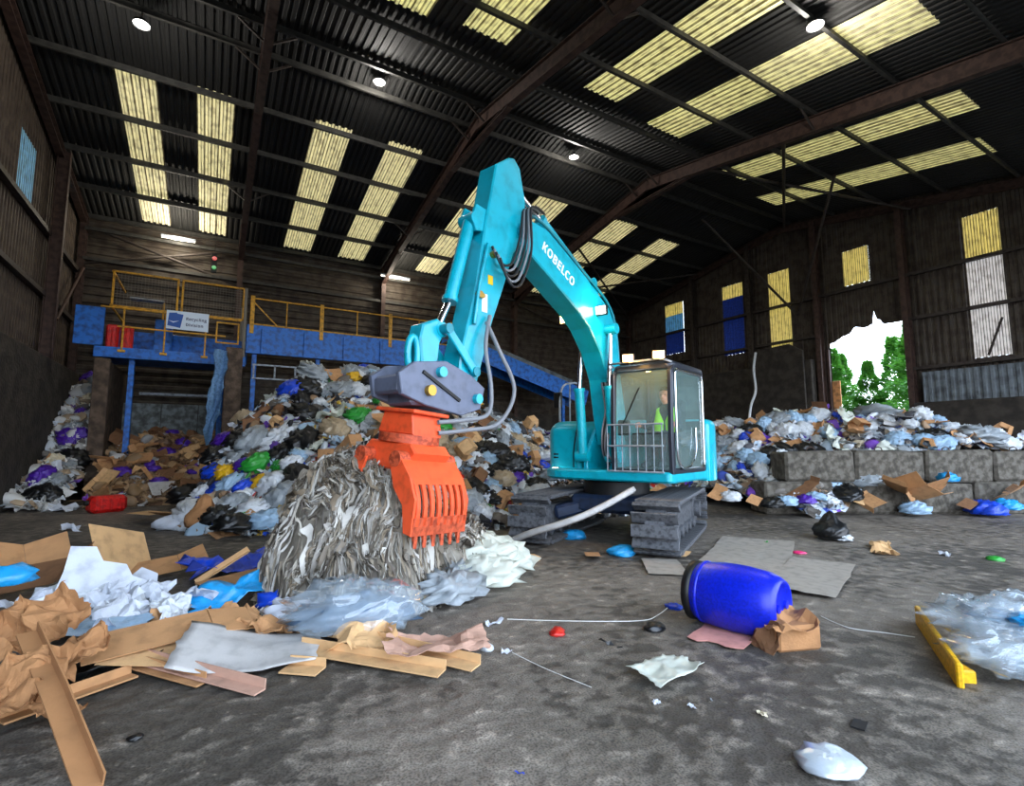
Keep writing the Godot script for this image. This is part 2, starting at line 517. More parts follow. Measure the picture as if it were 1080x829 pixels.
func floor_material() -> void:
	var n := 2048
	var a := noise(41, 0.0035, 6).get_image(n, n)
	var b := noise(42, 0.06, 6).get_image(n, n)
	var c := noise(43, 0.012, 3, FastNoiseLite.TYPE_CELLULAR).get_image(n, n)
	var d := noise(44, 0.0018, 3).get_image(n / 16, n)
	d.resize(n, n, Image.INTERPOLATE_CUBIC)
	for im in [a, b, c, d]: im.convert(Image.FORMAT_L8)
	var pa: PackedByteArray = a.get_data()
	var pb: PackedByteArray = b.get_data()
	var pc: PackedByteArray = c.get_data()
	var pd: PackedByteArray = d.get_data()
	var out := PackedByteArray()
	out.resize(n * n * 3)
	for i in n * n:
		var big := pa[i] / 255.0
		var fine := pb[i] / 255.0
		var v := 0.45 + 0.2 * (big - 0.5) + 0.11 * (fine - 0.5) + 0.1 * (pc[i] / 255.0 - 0.5) + 0.10 * (pd[i] / 255.0 - 0.5)
		if fine > 0.7: v += (fine - 0.7) * 0.9
		if big * 0.6 + fine * 0.4 < 0.42: v *= 0.8
		if (i * 7919 + (i >> 7) * 104729) % 611 == 0: v += 0.16 + 0.1 * fine
		v = clampf(v, 0.07, 0.85)
		out[i * 3] = int(v * 264)
		out[i * 3 + 1] = int(v * 247)
		out[i * 3 + 2] = int(v * 226)
	var m := StandardMaterial3D.new()
	m.resource_name = "floor_concrete"
	m.albedo_texture = ImageTexture.create_from_image(Image.create_from_data(n, n, false, Image.FORMAT_RGB8, out))
	m.roughness = 0.62
	m.metallic_specular = 0.4
	m.normal_enabled = true
	b.convert(Image.FORMAT_RGBA8)
	b.bump_map_to_normal_map(2.5)
	m.normal_texture = ImageTexture.create_from_image(b)
	m.normal_scale = 0.6
	m.detail_enabled = true
	m.detail_albedo = T.grain
	m.detail_blend_mode = BaseMaterial3D.BLEND_MODE_MUL
	m.detail_uv_layer = BaseMaterial3D.DETAIL_UV_2
	M.floor_concrete = m

# ---------- light and camera ----------
func light_and_camera() -> void:
	var cam := Camera3D.new()
	cam.name = "camera"
	cam.fov = 75.57
	cam.near = 0.05
	cam.far = 300.0
	cam.position = Vector3(0, 1.6, 0)
	cam.rotation = Vector3(0.104, -0.534, 0)
	add_child(cam)
	cam.current = true
	var env := Environment.new()
	env.background_mode = Environment.BG_SKY
	var sky := Sky.new()
	var sm := ProceduralSkyMaterial.new()
	sm.sky_top_color = Color(0.82, 0.9, 1.0)
	sm.sky_horizon_color = Color(0.95, 0.97, 1.0)
	sm.ground_bottom_color = Color(0.35, 0.34, 0.32)
	sm.ground_horizon_color = Color(0.6, 0.6, 0.6)
	sm.sky_energy_multiplier = SKY
	sm.ground_energy_multiplier = SKY * 0.6
	sky.sky_material = sm
	env.sky = sky
	env.ambient_light_source = Environment.AMBIENT_SOURCE_SKY
	env.tonemap_mode = Environment.TONE_MAPPER_LINEAR
	env.tonemap_exposure = EXPOSURE
	env.sdfgi_enabled = true
	env.ssao_enabled = true
	env.ssil_enabled = true
	var we := WorldEnvironment.new()
	we.name = "environment"
	we.environment = env
	add_child(we)

const SKY := 2.5
const EXPOSURE := 1.0

func lamp_light(parent: Node, at: Vector3, c: Color, energy: float, size := 0.1) -> void:
	var l := OmniLight3D.new()
	l.name = uniq(parent, "light")
	l.light_color = c
	l.light_energy = energy
	l.light_size = size
	l.omni_range = 60.0
	l.omni_attenuation = 2.0
	l.shadow_enabled = true
	parent.add_child(l, true)
	l.position = at

# ---------- the hall ----------
# skylight strips: x from, x to, depth from, depth to
const STRIPS := [
	[-2.8, -1.85, 16.4, 24.05], [-0.9, 0.1, 16.3, 24.05], [2.32, 3.47, 16.15, 24.05], [4.68, 5.87, 16.1, 24.05], [8.45, 9.72, 16.3, 24.05], [11.1, 12.6, 16.35, 24.05], [15.25, 16.7, 16.6, 24.05], [18.5, 19.9, 17.0, 24.05],
	[2.75, 3.9, -2.2, 10.6], [4.7, 5.95, -2.2, 10.3], [8.6, 9.9, 4.6, 10.55], [11.4, 12.9, 3.9, 10.9], [16.05, 17.5, 4.6, 11.65], [19.35, 20.85, 5.2, 12.4]]
const PURLINS := [14.25, 16.25, 18.2, 20.2, 22.2, 24.15, 13.15, 11.2, 9.3, 7.3, 5.3, 3.3, 1.3, -0.7, -2.7]

func structure(o: Node, label: String, category: String) -> Node:
	return tag(o, label, category, "", "structure")

func build_roof() -> void:
	var c := node("ceiling")
	structure(c, "dark corrugated pitched roof with steel rafters and purlins", "roof")
	for side in [1.0, -1.0]:
		var dend := BACK_D + 0.3 if side > 0 else FRONT_D
		var len: float = absf(dend - RIDGE_D)
		var xs := [X_LEFT - 0.1]
		var mine := []
		for s in STRIPS:
			if (s[3] > RIDGE_D + 1) == (side > 0): mine.append(s)
		for s in mine: xs.append(s[0]); xs.append(s[1])
		xs.append(X_RIGHT + 0.1)
		var v := Vector3(0, -SLOPE, -side)
		var n := Vector3(0, 1, 0)
		for i in xs.size() - 1:
			var w: float = xs[i + 1] - xs[i]
			var o := Vector3(xs[i], RIDGE_H + 0.12, -RIDGE_D)
			var st := S()
			if i % 2 == 0:
				corr(st, o, Vector3.RIGHT, w, v, n, 0.195, 0.045, konst(0.0), konst(len))
				obj("roof_sheet", st, M.roof_sheet, c)
			else:
				var s: Array = mine[i / 2]
				var a: float = minf(absf(s[2] - RIDGE_D), absf(s[3] - RIDGE_D))
				var b: float = maxf(absf(s[2] - RIDGE_D), absf(s[3] - RIDGE_D))
				corr(st, o, Vector3.RIGHT, w, v, n, 0.195, 0.045, konst(0.0), konst(a))
				obj("roof_sheet", st, M.roof_sheet, c)
				st = S()
				corr(st, o, Vector3.RIGHT, w, v, n, 0.195, 0.045, konst(b), konst(len))
				obj("roof_sheet", st, M.roof_sheet, c)
	# ridge cap
	var st := S()
	for s in [1.0, -1.0]: quad(st, Vector3(X_LEFT - 0.1, RIDGE_H + 0.26, -RIDGE_D), Vector3(X_RIGHT + 0.1, RIDGE_H + 0.26, -RIDGE_D), Vector3(X_RIGHT + 0.1, RIDGE_H + 0.18, -RIDGE_D + 0.3 * s), Vector3(X_LEFT - 0.1, RIDGE_H + 0.18, -RIDGE_D + 0.3 * s))
	obj("ridge_cap", st, M.roof_sheet, c)
	for d in PURLINS:
		st = S()
		var y := roof_h(d) + 0.0
		box(st, Vector3((X_LEFT + X_RIGHT) / 2, y, -d), Vector3(X_RIGHT - X_LEFT, 0.2, 0.02))
		box(st, Vector3((X_LEFT + X_RIGHT) / 2, y - 0.09, -d + 0.035), Vector3(X_RIGHT - X_LEFT, 0.02, 0.07))
		box(st, Vector3((X_LEFT + X_RIGHT) / 2, y + 0.09, -d - 0.035), Vector3(X_RIGHT - X_LEFT, 0.02, 0.07))
		obj("purlin", st, M.steel_grey, c)
	for x in FRAMES + [X_LEFT + 0.2, X_RIGHT - 0.2]:
		var inner: bool = x in FRAMES
		var dep := 0.46 if inner else 0.32
		for e in [[BACK_D - 0.15, 1.0], [FRONT_D + 0.1, -1.0]]:
			st = S()
			ibeam(st, P(x, RIDGE_H - 0.1 - dep * 0.5, RIDGE_D), P(x, roof_h(e[0]) - 0.1 - dep * 0.5, e[0]), dep, 0.2)
			if inner:   # haunches at the ridge and at the eaves
				for q in [[RIDGE_D, RIDGE_D + e[1] * 2.0], [e[0], e[0] - e[1] * 2.6]]:
					var a := P(x, roof_h(q[0]) - 0.1 - dep, q[0])
					var b := P(x, roof_h(q[1]) - 0.1 - dep, q[1])
					var low := a + Vector3(0, -0.42, 0)
					ibeam(st, low + Vector3(0, 0.06, 0), b, 0.1, 0.2)
					oquad(st, a, b, low, low, a + Vector3(1, 0, 0))
					oquad(st, a, b, low, low, a - Vector3(1, 0, 0))
			obj("rafter", st, M.steel_rust, c)
		# columns
		for d in [BACK_D - 0.3, FRONT_D + 0.25]:
			st = S()
			ibeam(st, P(x, 0, d), P(x, roof_h(d) - 0.15, d), 0.42 if inner else 0.3, 0.2, Vector3(0, 0, 1))
			obj("column", st, M.steel_rust, c)
		# knee braces from purlins to rafters
		if inner:
			for d in [14.25, 13.15, 20.2, 7.3]:
				for s in [-1.0, 1.0]:
					st = S()
					bar(st, P(x + 0.7 * s, roof_h(d) - 0.06, d), P(x + 0.08 * s, roof_h(d) - 0.5, d), 0.05, 0.05)
					obj("knee_brace", st, M.steel_dark, c)
	# wind bracing in the end bay and eaves ties
	for q in [[P(14.4, 9.9, 24.0), P(23.0, 11.2, 18.5)], [P(14.4, 11.2, 18.5), P(23.0, 9.9, 24.0)], [P(14.5, 11.9, 12.0), P(23.0, 10.8, 8.4)], [P(14.5, 10.9, 8.3), P(23.0, 11.95, 13.4)], [P(23.0, 7.6, 13.0), P(18.4, 11.1, 8.8)], [P(23.0, 7.6, 13.0), P(18.4, 11.7, 14.4)], [P(14.4, 9.6, 24.0), P(23.0, 7.2, 24.0)], [P(-4.5, 8.4, 24.0), P(0.6, 9.9, 24.0)], [P(-4.5, 9.9, 24.0), P(0.6, 8.4, 24.0)]]:
		st = S(true)
		cyl(st, q[0], q[1], 0.055, -1.0, 8)
		obj("brace", st, M.steel_dark, c)
	for q in [[9.75, 23.9], [8.6, 23.95]]:
		st = S()
		box(st, P((X_LEFT + X_RIGHT) / 2, q[0], q[1]), Vector3(X_RIGHT - X_LEFT - 0.5, 0.12, 0.12))
		obj("eaves_tie", st, M.steel_grey, c)
	# skylights
	var k := 1
	for s in STRIPS:
		var w := node("window_%d" % k)
		k += 1
		structure(w, "cream translucent corrugated roof light strip", "skylight")
		var side := 1.0 if s[2] > RIDGE_D else -1.0
		var a: float = minf(absf(s[2] - RIDGE_D), absf(s[3] - RIDGE_D))
		var b: float = maxf(absf(s[2] - RIDGE_D), absf(s[3] - RIDGE_D))
		var cuts := [a]
		for d in PURLINS:
			var q: float = (d - RIDGE_D) * side
			if q > a + 0.3 and q < b - 0.3: cuts.append(q)
		cuts.append(b)
		cuts.sort()
		for i in cuts.size() - 1:
			st = S()
			corr(st, Vector3(s[0], RIDGE_H + 0.12, -RIDGE_D), Vector3.RIGHT, s[1] - s[0], Vector3(0, -SLOPE, -side), Vector3.UP, 0.195, 0.045, konst(cuts[i]), konst(cuts[i + 1]), 0.006)
			obj("sheet", st, M.skylight if side > 0 else M.skylight_yellow, w)

# wall in a plane: at(u, y) gives the point; openings [u0, u1, y0, y1]
func clad(parent: Node, called: String, o: Vector3, u: Vector3, n: Vector3, lu: float, y0: float, top: Callable, openings: Array, m: Material, pitch := 0.22, amp := 0.04) -> void:
	var cuts := [0.0, lu]
	for q in openings: cuts.append(q[0]); cuts.append(q[1])
	cuts.sort()
	for i in cuts.size() - 1:
		var a: float = cuts[i]
		var b: float = cuts[i + 1]
		if b - a < 0.01: continue
		var holes := []
		for q in openings:
			if q[0] <= a + 0.001 and q[1] >= b - 0.001: holes.append(q)
		holes.sort_custom(func(p, q): return p[2] < q[2])
		var lo: Callable = konst(y0)
		var off := func(f: Callable) -> Callable: return func(x): return f.call(x + a)
		for h in holes:
			var st := S()
			if h[2] > y0 + 0.01:
				corr(st, o + u * a, u, b - a, Vector3.UP, n, pitch, amp, lo, konst(h[2]))
				obj(called, st, m, parent)
			lo = h[3] if h[3] is Callable else konst(h[3])
			if h[3] is Callable: lo = off.call(h[3])
		var st2 := S()
		corr(st2, o + u * a, u, b - a, Vector3.UP, n, pitch, amp, lo, off.call(top))
		obj(called, st2, m, parent)

func light_panel(called: String, label: String, o: Vector3, u: Vector3, n: Vector3, lu: float, bands: Array) -> void:
	var w := node(called)
	structure(w, label, "window")
	for b in bands:
		var st := S()
		corr(st, o, u, lu, Vector3.UP, n, 0.16, 0.03, konst(b[0]), konst(b[1]), 0.006)
		obj("sheet", st, b[2], w)

func slab(called: String, c: Vector3, s: Vector3, m: Material, parent: Node, ch := 0.03) -> MeshInstance3D:
	var st := S()
	box(st, c, s, ch)
	return obj(called, st, m, parent)

func build_shell() -> void:
	# floor, with its own texture coordinates
	var st := S()
	for i in 2:
		var y := 0.0 if i == 0 else -0.4
		var v := [Vector3(X_LEFT - 0.5, y, 6), Vector3(X_RIGHT + 0.5, y, 6), Vector3(X_RIGHT + 0.5, y, -25), Vector3(X_LEFT - 0.5, y, -25)]
		for q in ([0, 2, 1, 0, 3, 2] if i == 0 else [0, 1, 2, 0, 2, 3]):
			st.set_uv(Vector2((v[q].x + 5.3) / 29.0, (v[q].z + 25.0) / 29.0))
			st.set_uv2(Vector2(v[q].x, v[q].z) / 2.1)
			st.add_vertex(v[q])
	var m := fin(st)
	var sta := SurfaceTool.new()
	sta.create_from(m, 0)
	sta.generate_tangents()
	structure(put("floor", sta.commit(), M.floor_concrete), "stained dark grey concrete floor of the hall", "floor")
	st = S()
	box(st, Vector3(8, -0.65, -10), Vector3(160, 0.4, 140))
	structure(obj("yard_ground", st, M.yard), "pale concrete yard outside the hall", "ground")
	# right gable: u runs from the front towards the back
	var w := node("wall_right")
	structure(w, "tall corrugated gable wall with translucent panels and torn doorway", "wall")
	var u := Vector3(0, 0, -1)
	var o := P(X_RIGHT, 0, FRONT_D)
	var f := -FRONT_D
	var gable := func(x): return roof_h(x + FRONT_D) + 0.2
	var torn := [[8.98, 6.5], [9.72, 6.52], [9.8, 6.75], [9.93, 6.75], [10.02, 7.25], [10.08, 6.6], [10.4, 6.5], [10.75, 6.62], [11.0, 6.35], [11.25, 6.3], [11.6, 6.1], [11.82, 6.05]]
	var ragged := func(x):
		var d: float = x + FRONT_D
		for i in torn.size() - 1:
			if d <= torn[i + 1][0]: return lerpf(torn[i][1], torn[i + 1][1], clampf((d - torn[i][0]) / (torn[i + 1][0] - torn[i][0]), 0, 1))
		return 6.0
	clad(w, "wall_sheet", o, u, Vector3(1, 0, 0), BACK_D - FRONT_D + 0.12, 0.0, gable, [[19.75 + f, 21.1 + f, 7.0, 10.0], [15.88 + f, 17.1 + f, 6.35, 10.05], [13.42 + f, 14.5 + f, 5.32, 10.02], [10.05 + f, 11.05 + f, 8.45, 9.98], [9.0 + f, 11.8 + f, -0.01, ragged], [5.95 + f, 6.95 + f, 4.7, 9.9]].filter(func(q): return true).map(func(q): return q), M.wall_sheet)
	light_panel("window_21", "yellow translucent wall panel, top light above a blue tarpaulin by the corner", P(X_RIGHT, 0, 19.75), u, Vector3(1, 0, 0), 1.35, [[9.3, 10.0, M.wall_light], [8.2, 9.3, M.wall_light_blue], [7.0, 8.2, M.tarp_back]])
	light_panel("window_22", "wall panel mostly covered by torn deep blue tarpaulin", P(X_RIGHT, 0, 15.88), u, Vector3(1, 0, 0), 1.22, [[9.35, 10.05, M.wall_light], [8.1, 9.35, M.tarp_back], [6.35, 8.1, M.tarp_back]])
	light_panel("window_23", "long yellow translucent wall panel beside the steel column", P(X_RIGHT, 0, 13.42), u, Vector3(1, 0, 0), 1.08, [[8.3, 10.02, M.wall_light], [6.3, 8.3, M.wall_light], [5.32, 6.3, M.wall_light]])
	light_panel("window_24", "small square yellow wall panel above the doorway", P(X_RIGHT, 0, 10.05), u, Vector3(1, 0, 0), 1.0, [[8.45, 9.98, M.wall_light]])
	light_panel("window_25", "tall white translucent wall panel right of the doorway", P(X_RIGHT, 0, 5.95), u, Vector3(1, 0, 0), 1.0, [[8.25, 9.9, M.wall_light], [6.55, 8.25, M.wall_light_white], [4.7, 6.55, M.wall_light_white]])
	st = S()
	bar(st, P(X_RIGHT - 0.05, 4.75, 6.55), P(X_RIGHT - 0.05, 6.0, 6.1), 0.06, 0.06)
	obj("broken_rail", st, M.steel_dark, w)
	for y in [8.25, 6.5, 4.55]:
		for q in [[FRONT_D, 8.9], [12.0, BACK_D]] if y < 6.6 else [[FRONT_D, BACK_D]]:
			st = S()
			box(st, P(X_RIGHT - 0.1, y, (q[0] + q[1]) / 2), Vector3(0.16, 0.12, q[1] - q[0]))
			obj("girt", st, M.steel_dark, w)
	for d in [8.75, 12.05, 15.3, 18.8, 4.0, 0.2]:
		st = S()
		ibeam(st, P(X_RIGHT - 0.3, 0, d), P(X_RIGHT - 0.3, roof_h(d) - 0.2, d), 0.32, 0.2, Vector3(1, 0, 0))
		obj("column", st, M.steel_rust if d in [8.75, 12.05] else M.steel_dark, w)
	slab("push_wall", P(X_RIGHT - 0.55, 2.7, 18.2), Vector3(0.35, 5.4, 11.9), M.push_wall, w)
	slab("push_wall", P(X_RIGHT - 0.55, 1.6, 2.6), Vector3(0.35, 3.2, 12.0), M.push_wall, w)
	st = S()
	corr(st, P(X_RIGHT - 0.36, 0, -3.4), u, 11.8, Vector3.UP, Vector3(1, 0, 0), 0.22, 0.04, konst(3.2), konst(4.35))
	obj("grey_sheet", st, M.wall_sheet_grey, w)
	# swung-back door leaf beside the opening
	var d1 := node("door_1")
	structure(d1, "tan door leaf folded back at the edge of the doorway", "door")
	st = S()
	box(st, P(X_RIGHT + 0.05, 2.2, 11.65), Vector3(0.06, 4.4, 0.32), 0.01)
	obj("leaf", st, M.door_panel, d1)
	st = S()
	box(st, P(X_RIGHT - 0.05, 2.9, 11.86), Vector3(0.12, 5.8, 0.1), 0.01)
	obj("frame", st, M.steel_rust, d1)
	# back wall
	w = node("wall_back")
	structure(w, "dark sheeted back wall behind the raised walkway", "wall")
	st = S()
	corr(st, P(X_LEFT, 0, BACK_D), Vector3.UP, 10.5, Vector3.RIGHT, Vector3(0, 0, -1), 0.32, 0.04, konst(-0.2), konst(X_RIGHT - X_LEFT + 0.2))
	obj("wall_sheet", st, M.wall_sheet, w)
	slab("push_wall", P((X_LEFT + X_RIGHT) / 2 + 2.0, 1.7, BACK_D - 0.2), Vector3(X_RIGHT - X_LEFT - 5.0, 3.4, 0.35), M.push_wall, w)
	# left gable
	w = node("wall_left")
	structure(w, "brown corrugated gable wall with pale blue windows on the left", "wall")
	clad(w, "wall_sheet", P(X_LEFT, 0, FRONT_D), u, Vector3(-1, 0, 0), BACK_D - FRONT_D + 0.12, 0.0, gable, [[17.45 + f, 18.75 + f, 8.3, 10.0], [20.95 + f, 22.3 + f, 8.3, 9.95], [14.0 + f, 15.5 + f, 8.3, 10.0]], M.wall_sheet_brown)
	for q in [[17.45, 1.3, 26, "middle of the pale blue windows in the left wall"], [20.95, 1.35, 27, "farthest pale blue window in the left wall"], [14.0, 1.5, 28, "nearest pale blue window in the left wall, at the frame edge"]]:
		light_panel("window_%d" % q[2], q[3], P(X_LEFT, 0, q[0]), u, Vector3(-1, 0, 0), q[1], [[8.3, 10.0, M.wall_light_blue]])
	for y in [8.1, 6.2]:
		st = S()
		box(st, P(X_LEFT + 0.1, y, (FRONT_D + BACK_D) / 2), Vector3(0.16, 0.14, BACK_D - FRONT_D - 0.2))
		obj("girt", st, M.steel_dark, w)
	for d in [20.2, 13.7, 6.6, 0.5]:
		st = S()
		ibeam(st, P(X_LEFT + 0.3, 0, d), P(X_LEFT + 0.3, roof_h(d) - 0.2, d), 0.32, 0.2, Vector3(1, 0, 0))
		obj("column", st, M.steel_rust, w)
	st = S(true)
	cyl(st, P(X_LEFT + 0.3, 5.6, 21.0), P(X_LEFT + 0.3, 8.2, 23.9), 0.05)
	obj("brace", st, M.steel_rust, w)
	slab("push_wall", P(X_LEFT + 0.3, 2.1, 10.2), Vector3(0.4, 4.2, 27.0), M.push_wall, w)
	# front header over the open side behind the camera
	w = node("wall_front")
	structure(w, "sheeted header above the open front of the hall", "wall")
	st = S()
	corr(st, P(X_LEFT, 0, FRONT_D), Vector3.RIGHT, X_RIGHT - X_LEFT, Vector3.UP, Vector3(0, 0, 1), 0.22, 0.04, konst(8.6), konst(roof_h(FRONT_D) + 0.15))
	obj("wall_sheet", st, M.wall_sheet, w)

func high_bay(at: Vector3, label: String, drop: float) -> void:
	var t := thing("high_bay_lamp", label, "ceiling lamp", at, 0.0, "high bay lamps under the roof")
	var st := S(true)
	cyl(st, Vector3(0, 0.1, 0), Vector3(0, 0.1 + drop, 0), 0.012, -1, 6)
	obj("hanger", st, M.black_metal, t)
	st = S(true)
	lathe(st, [Vector2(0.0, 0.12), Vector2(0.08, 0.12), Vector2(0.1, 0.06), Vector2(0.17, 0.04), Vector2(0.18, -0.02), Vector2(0.165, -0.02), Vector2(0.16, 0.0)], 18)
	obj("housing", st, M.black_metal, t)
	st = S(true)
	lathe(st, [Vector2(0.0, -0.03), Vector2(0.1, -0.025), Vector2(0.16, -0.005), Vector2(0.0, 0.0)], 18)
	obj("lens", st, M.lamp_white, t)
	lamp_light(t, Vector3(0, -0.2, 0), Color(1, 0.98, 0.95), 5.0, 0.15)

func tube_lamp(a: Vector3, b: Vector3, label: String) -> void:
	var t := thing("tube_lamp", label, "tube light", (a + b) / 2, 0.0, "tube lights by the back wall")
	var h := (b - a) / 2
	var st := S()
	bar(st, -h + Vector3(0, 0.07, 0), h + Vector3(0, 0.07, 0), 0.12, 0.06, Vector3.UP, 0.01)
	obj("housing", st, M.grey_paint, t)
	st = S(true)
	cyl(st, -h * 0.97, h * 0.97, 0.035, -1, 10)
	obj("tube", st, M.tube_white, t)
	for s in [-0.7, 0.7]:
		st = S(true)
		cyl(st, h * s + Vector3(0, 0.09, 0), h * s + Vector3(0, 0.5, 0), 0.01, -1, 6)
		obj("hanger", st, M.black_metal, t)
	lamp_light(t, Vector3(0, -0.12, 0.1), Color(1, 0.96, 0.88), 6.0, 0.3)

func lamps() -> void:
	high_bay(P(-1.9, 11.35, 13.7), "round white high bay lamp hanging above the left side of the hall", 0.7)
	high_bay(P(3.62, 12.0, 13.6), "round white high bay lamp under the ridge between the left roof lights", 0.12)
	high_bay(P(10.6, 11.85, 13.6), "round white high bay lamp under the ridge right of the excavator boom", 0.25)
	high_bay(P(10.6, 10.5, 5.25), "round white high bay lamp among the nearest roof lights at upper right", 0.25)
	tube_lamp(P(-2.1, 9.75, 23.4), P(-0.95, 9.75, 23.4), "white tube light above the railed platform")
	tube_lamp(P(6.55, 9.7, 23.4), P(8.0, 9.7, 23.4), "white tube light on the back wall left of the excavator arm")
	var t := thing("signal_lamp", "small red and green signal lamp hanging above the platform", "signal light", P(-0.25, 8.2, 22.0))
	var st := S(true)
	cyl(st, Vector3(0, 0.75, 0), Vector3(0, 2.3, 0), 0.015, -1, 6)
	obj("hanger", st, M.steel_grey, t)
	st = S()
	box(st, Vector3(0, 0.38, -0.06), Vector3(0.2, 0.75, 0.1), 0.01)
	obj("backplate", st, M.black_metal, t)
	for q in [[0.56, "red_lens", M.lamp_red], [0.2, "green_lens", M.lamp_green]]:
		st = S(true)
		cyl(st, Vector3(0, q[0], -0.01), Vector3(0, q[0], 0.06), 0.08, 0.06, 12)
		obj(q[1], st, q[2], t)

# ---------- trees outside ----------
func tree_mesh(sd: int, h: float, r: float, n: int) -> ArrayMesh:
	var g := RandomNumberGenerator.new()
	g.seed = sd
	var st := S()
	for i in n:
		var t := pow(g.randf(), 0.8)
		var y := 0.4 + (h - 0.4) * t
		var lay := 0.72 + 0.28 * sin(y * 7.0 + g.randf() * 0.8)
		var rr := r * (1.0 - t) * lay * sqrt(g.randf_range(0.25, 1.0)) + 0.06
		var a := g.randf() * TAU
		var p := Vector3(cos(a) * rr, y + g.randf_range(-0.1, 0.1) - rr * 0.15, sin(a) * rr)
		var dir := Vector3(cos(a) + g.randf_range(-0.6, 0.6), g.randf_range(-0.3, 0.7), sin(a) + g.randf_range(-0.6, 0.6)).normalized()
		var side := dir.cross(Vector3(g.randf_range(-1, 1), 1, g.randf_range(-1, 1))).normalized() * g.randf_range(0.03, 0.06)
		var l := g.randf_range(0.14, 0.3)
		quad(st, p, p + dir * l * 0.5 + side, p + dir * l, p + dir * l * 0.5 - side)
	return fin(st)

func trees() -> void:
	var v := [tree_mesh(1, 7.6, 2.1, 9000), tree_mesh(2, 7.6, 2.7, 11000)]
	var spots := [[29.5, 14.9, 0.97, 0, "leftmost green conifer seen through the torn doorway"], [30.2, 13.5, 0.86, 1, "bushy green conifer left of centre in the doorway view"], [31.0, 12.6, 1.02, 0, "slim pointed green conifer in the middle of the doorway view"], [28.6, 10.75, 1.08, 1, "tall broad green conifer at the right of the doorway view"], [31.5, 11.5, 0.85, 1, "low green conifer behind, between the two right-hand trees of the doorway view"], [33.0, 16.2, 1.0, 1, "far green conifer half hidden by the left door jamb"]]
	for s in spots:
		var t := thing("conifer", s[4], "tree", P(s[0], -0.45, s[1]), s[0], "green conifers outside the doorway")
		t.scale = Vector3.ONE * s[2]
		var st := S(true)
		cyl(st, Vector3.ZERO, Vector3(0, 5.6, 0), 0.12, 0.02, 8)
		obj("trunk", st, M.bark, t)
		tag(put("foliage", v[s[3]], M.leaf, t), "", "", "", "stuff")

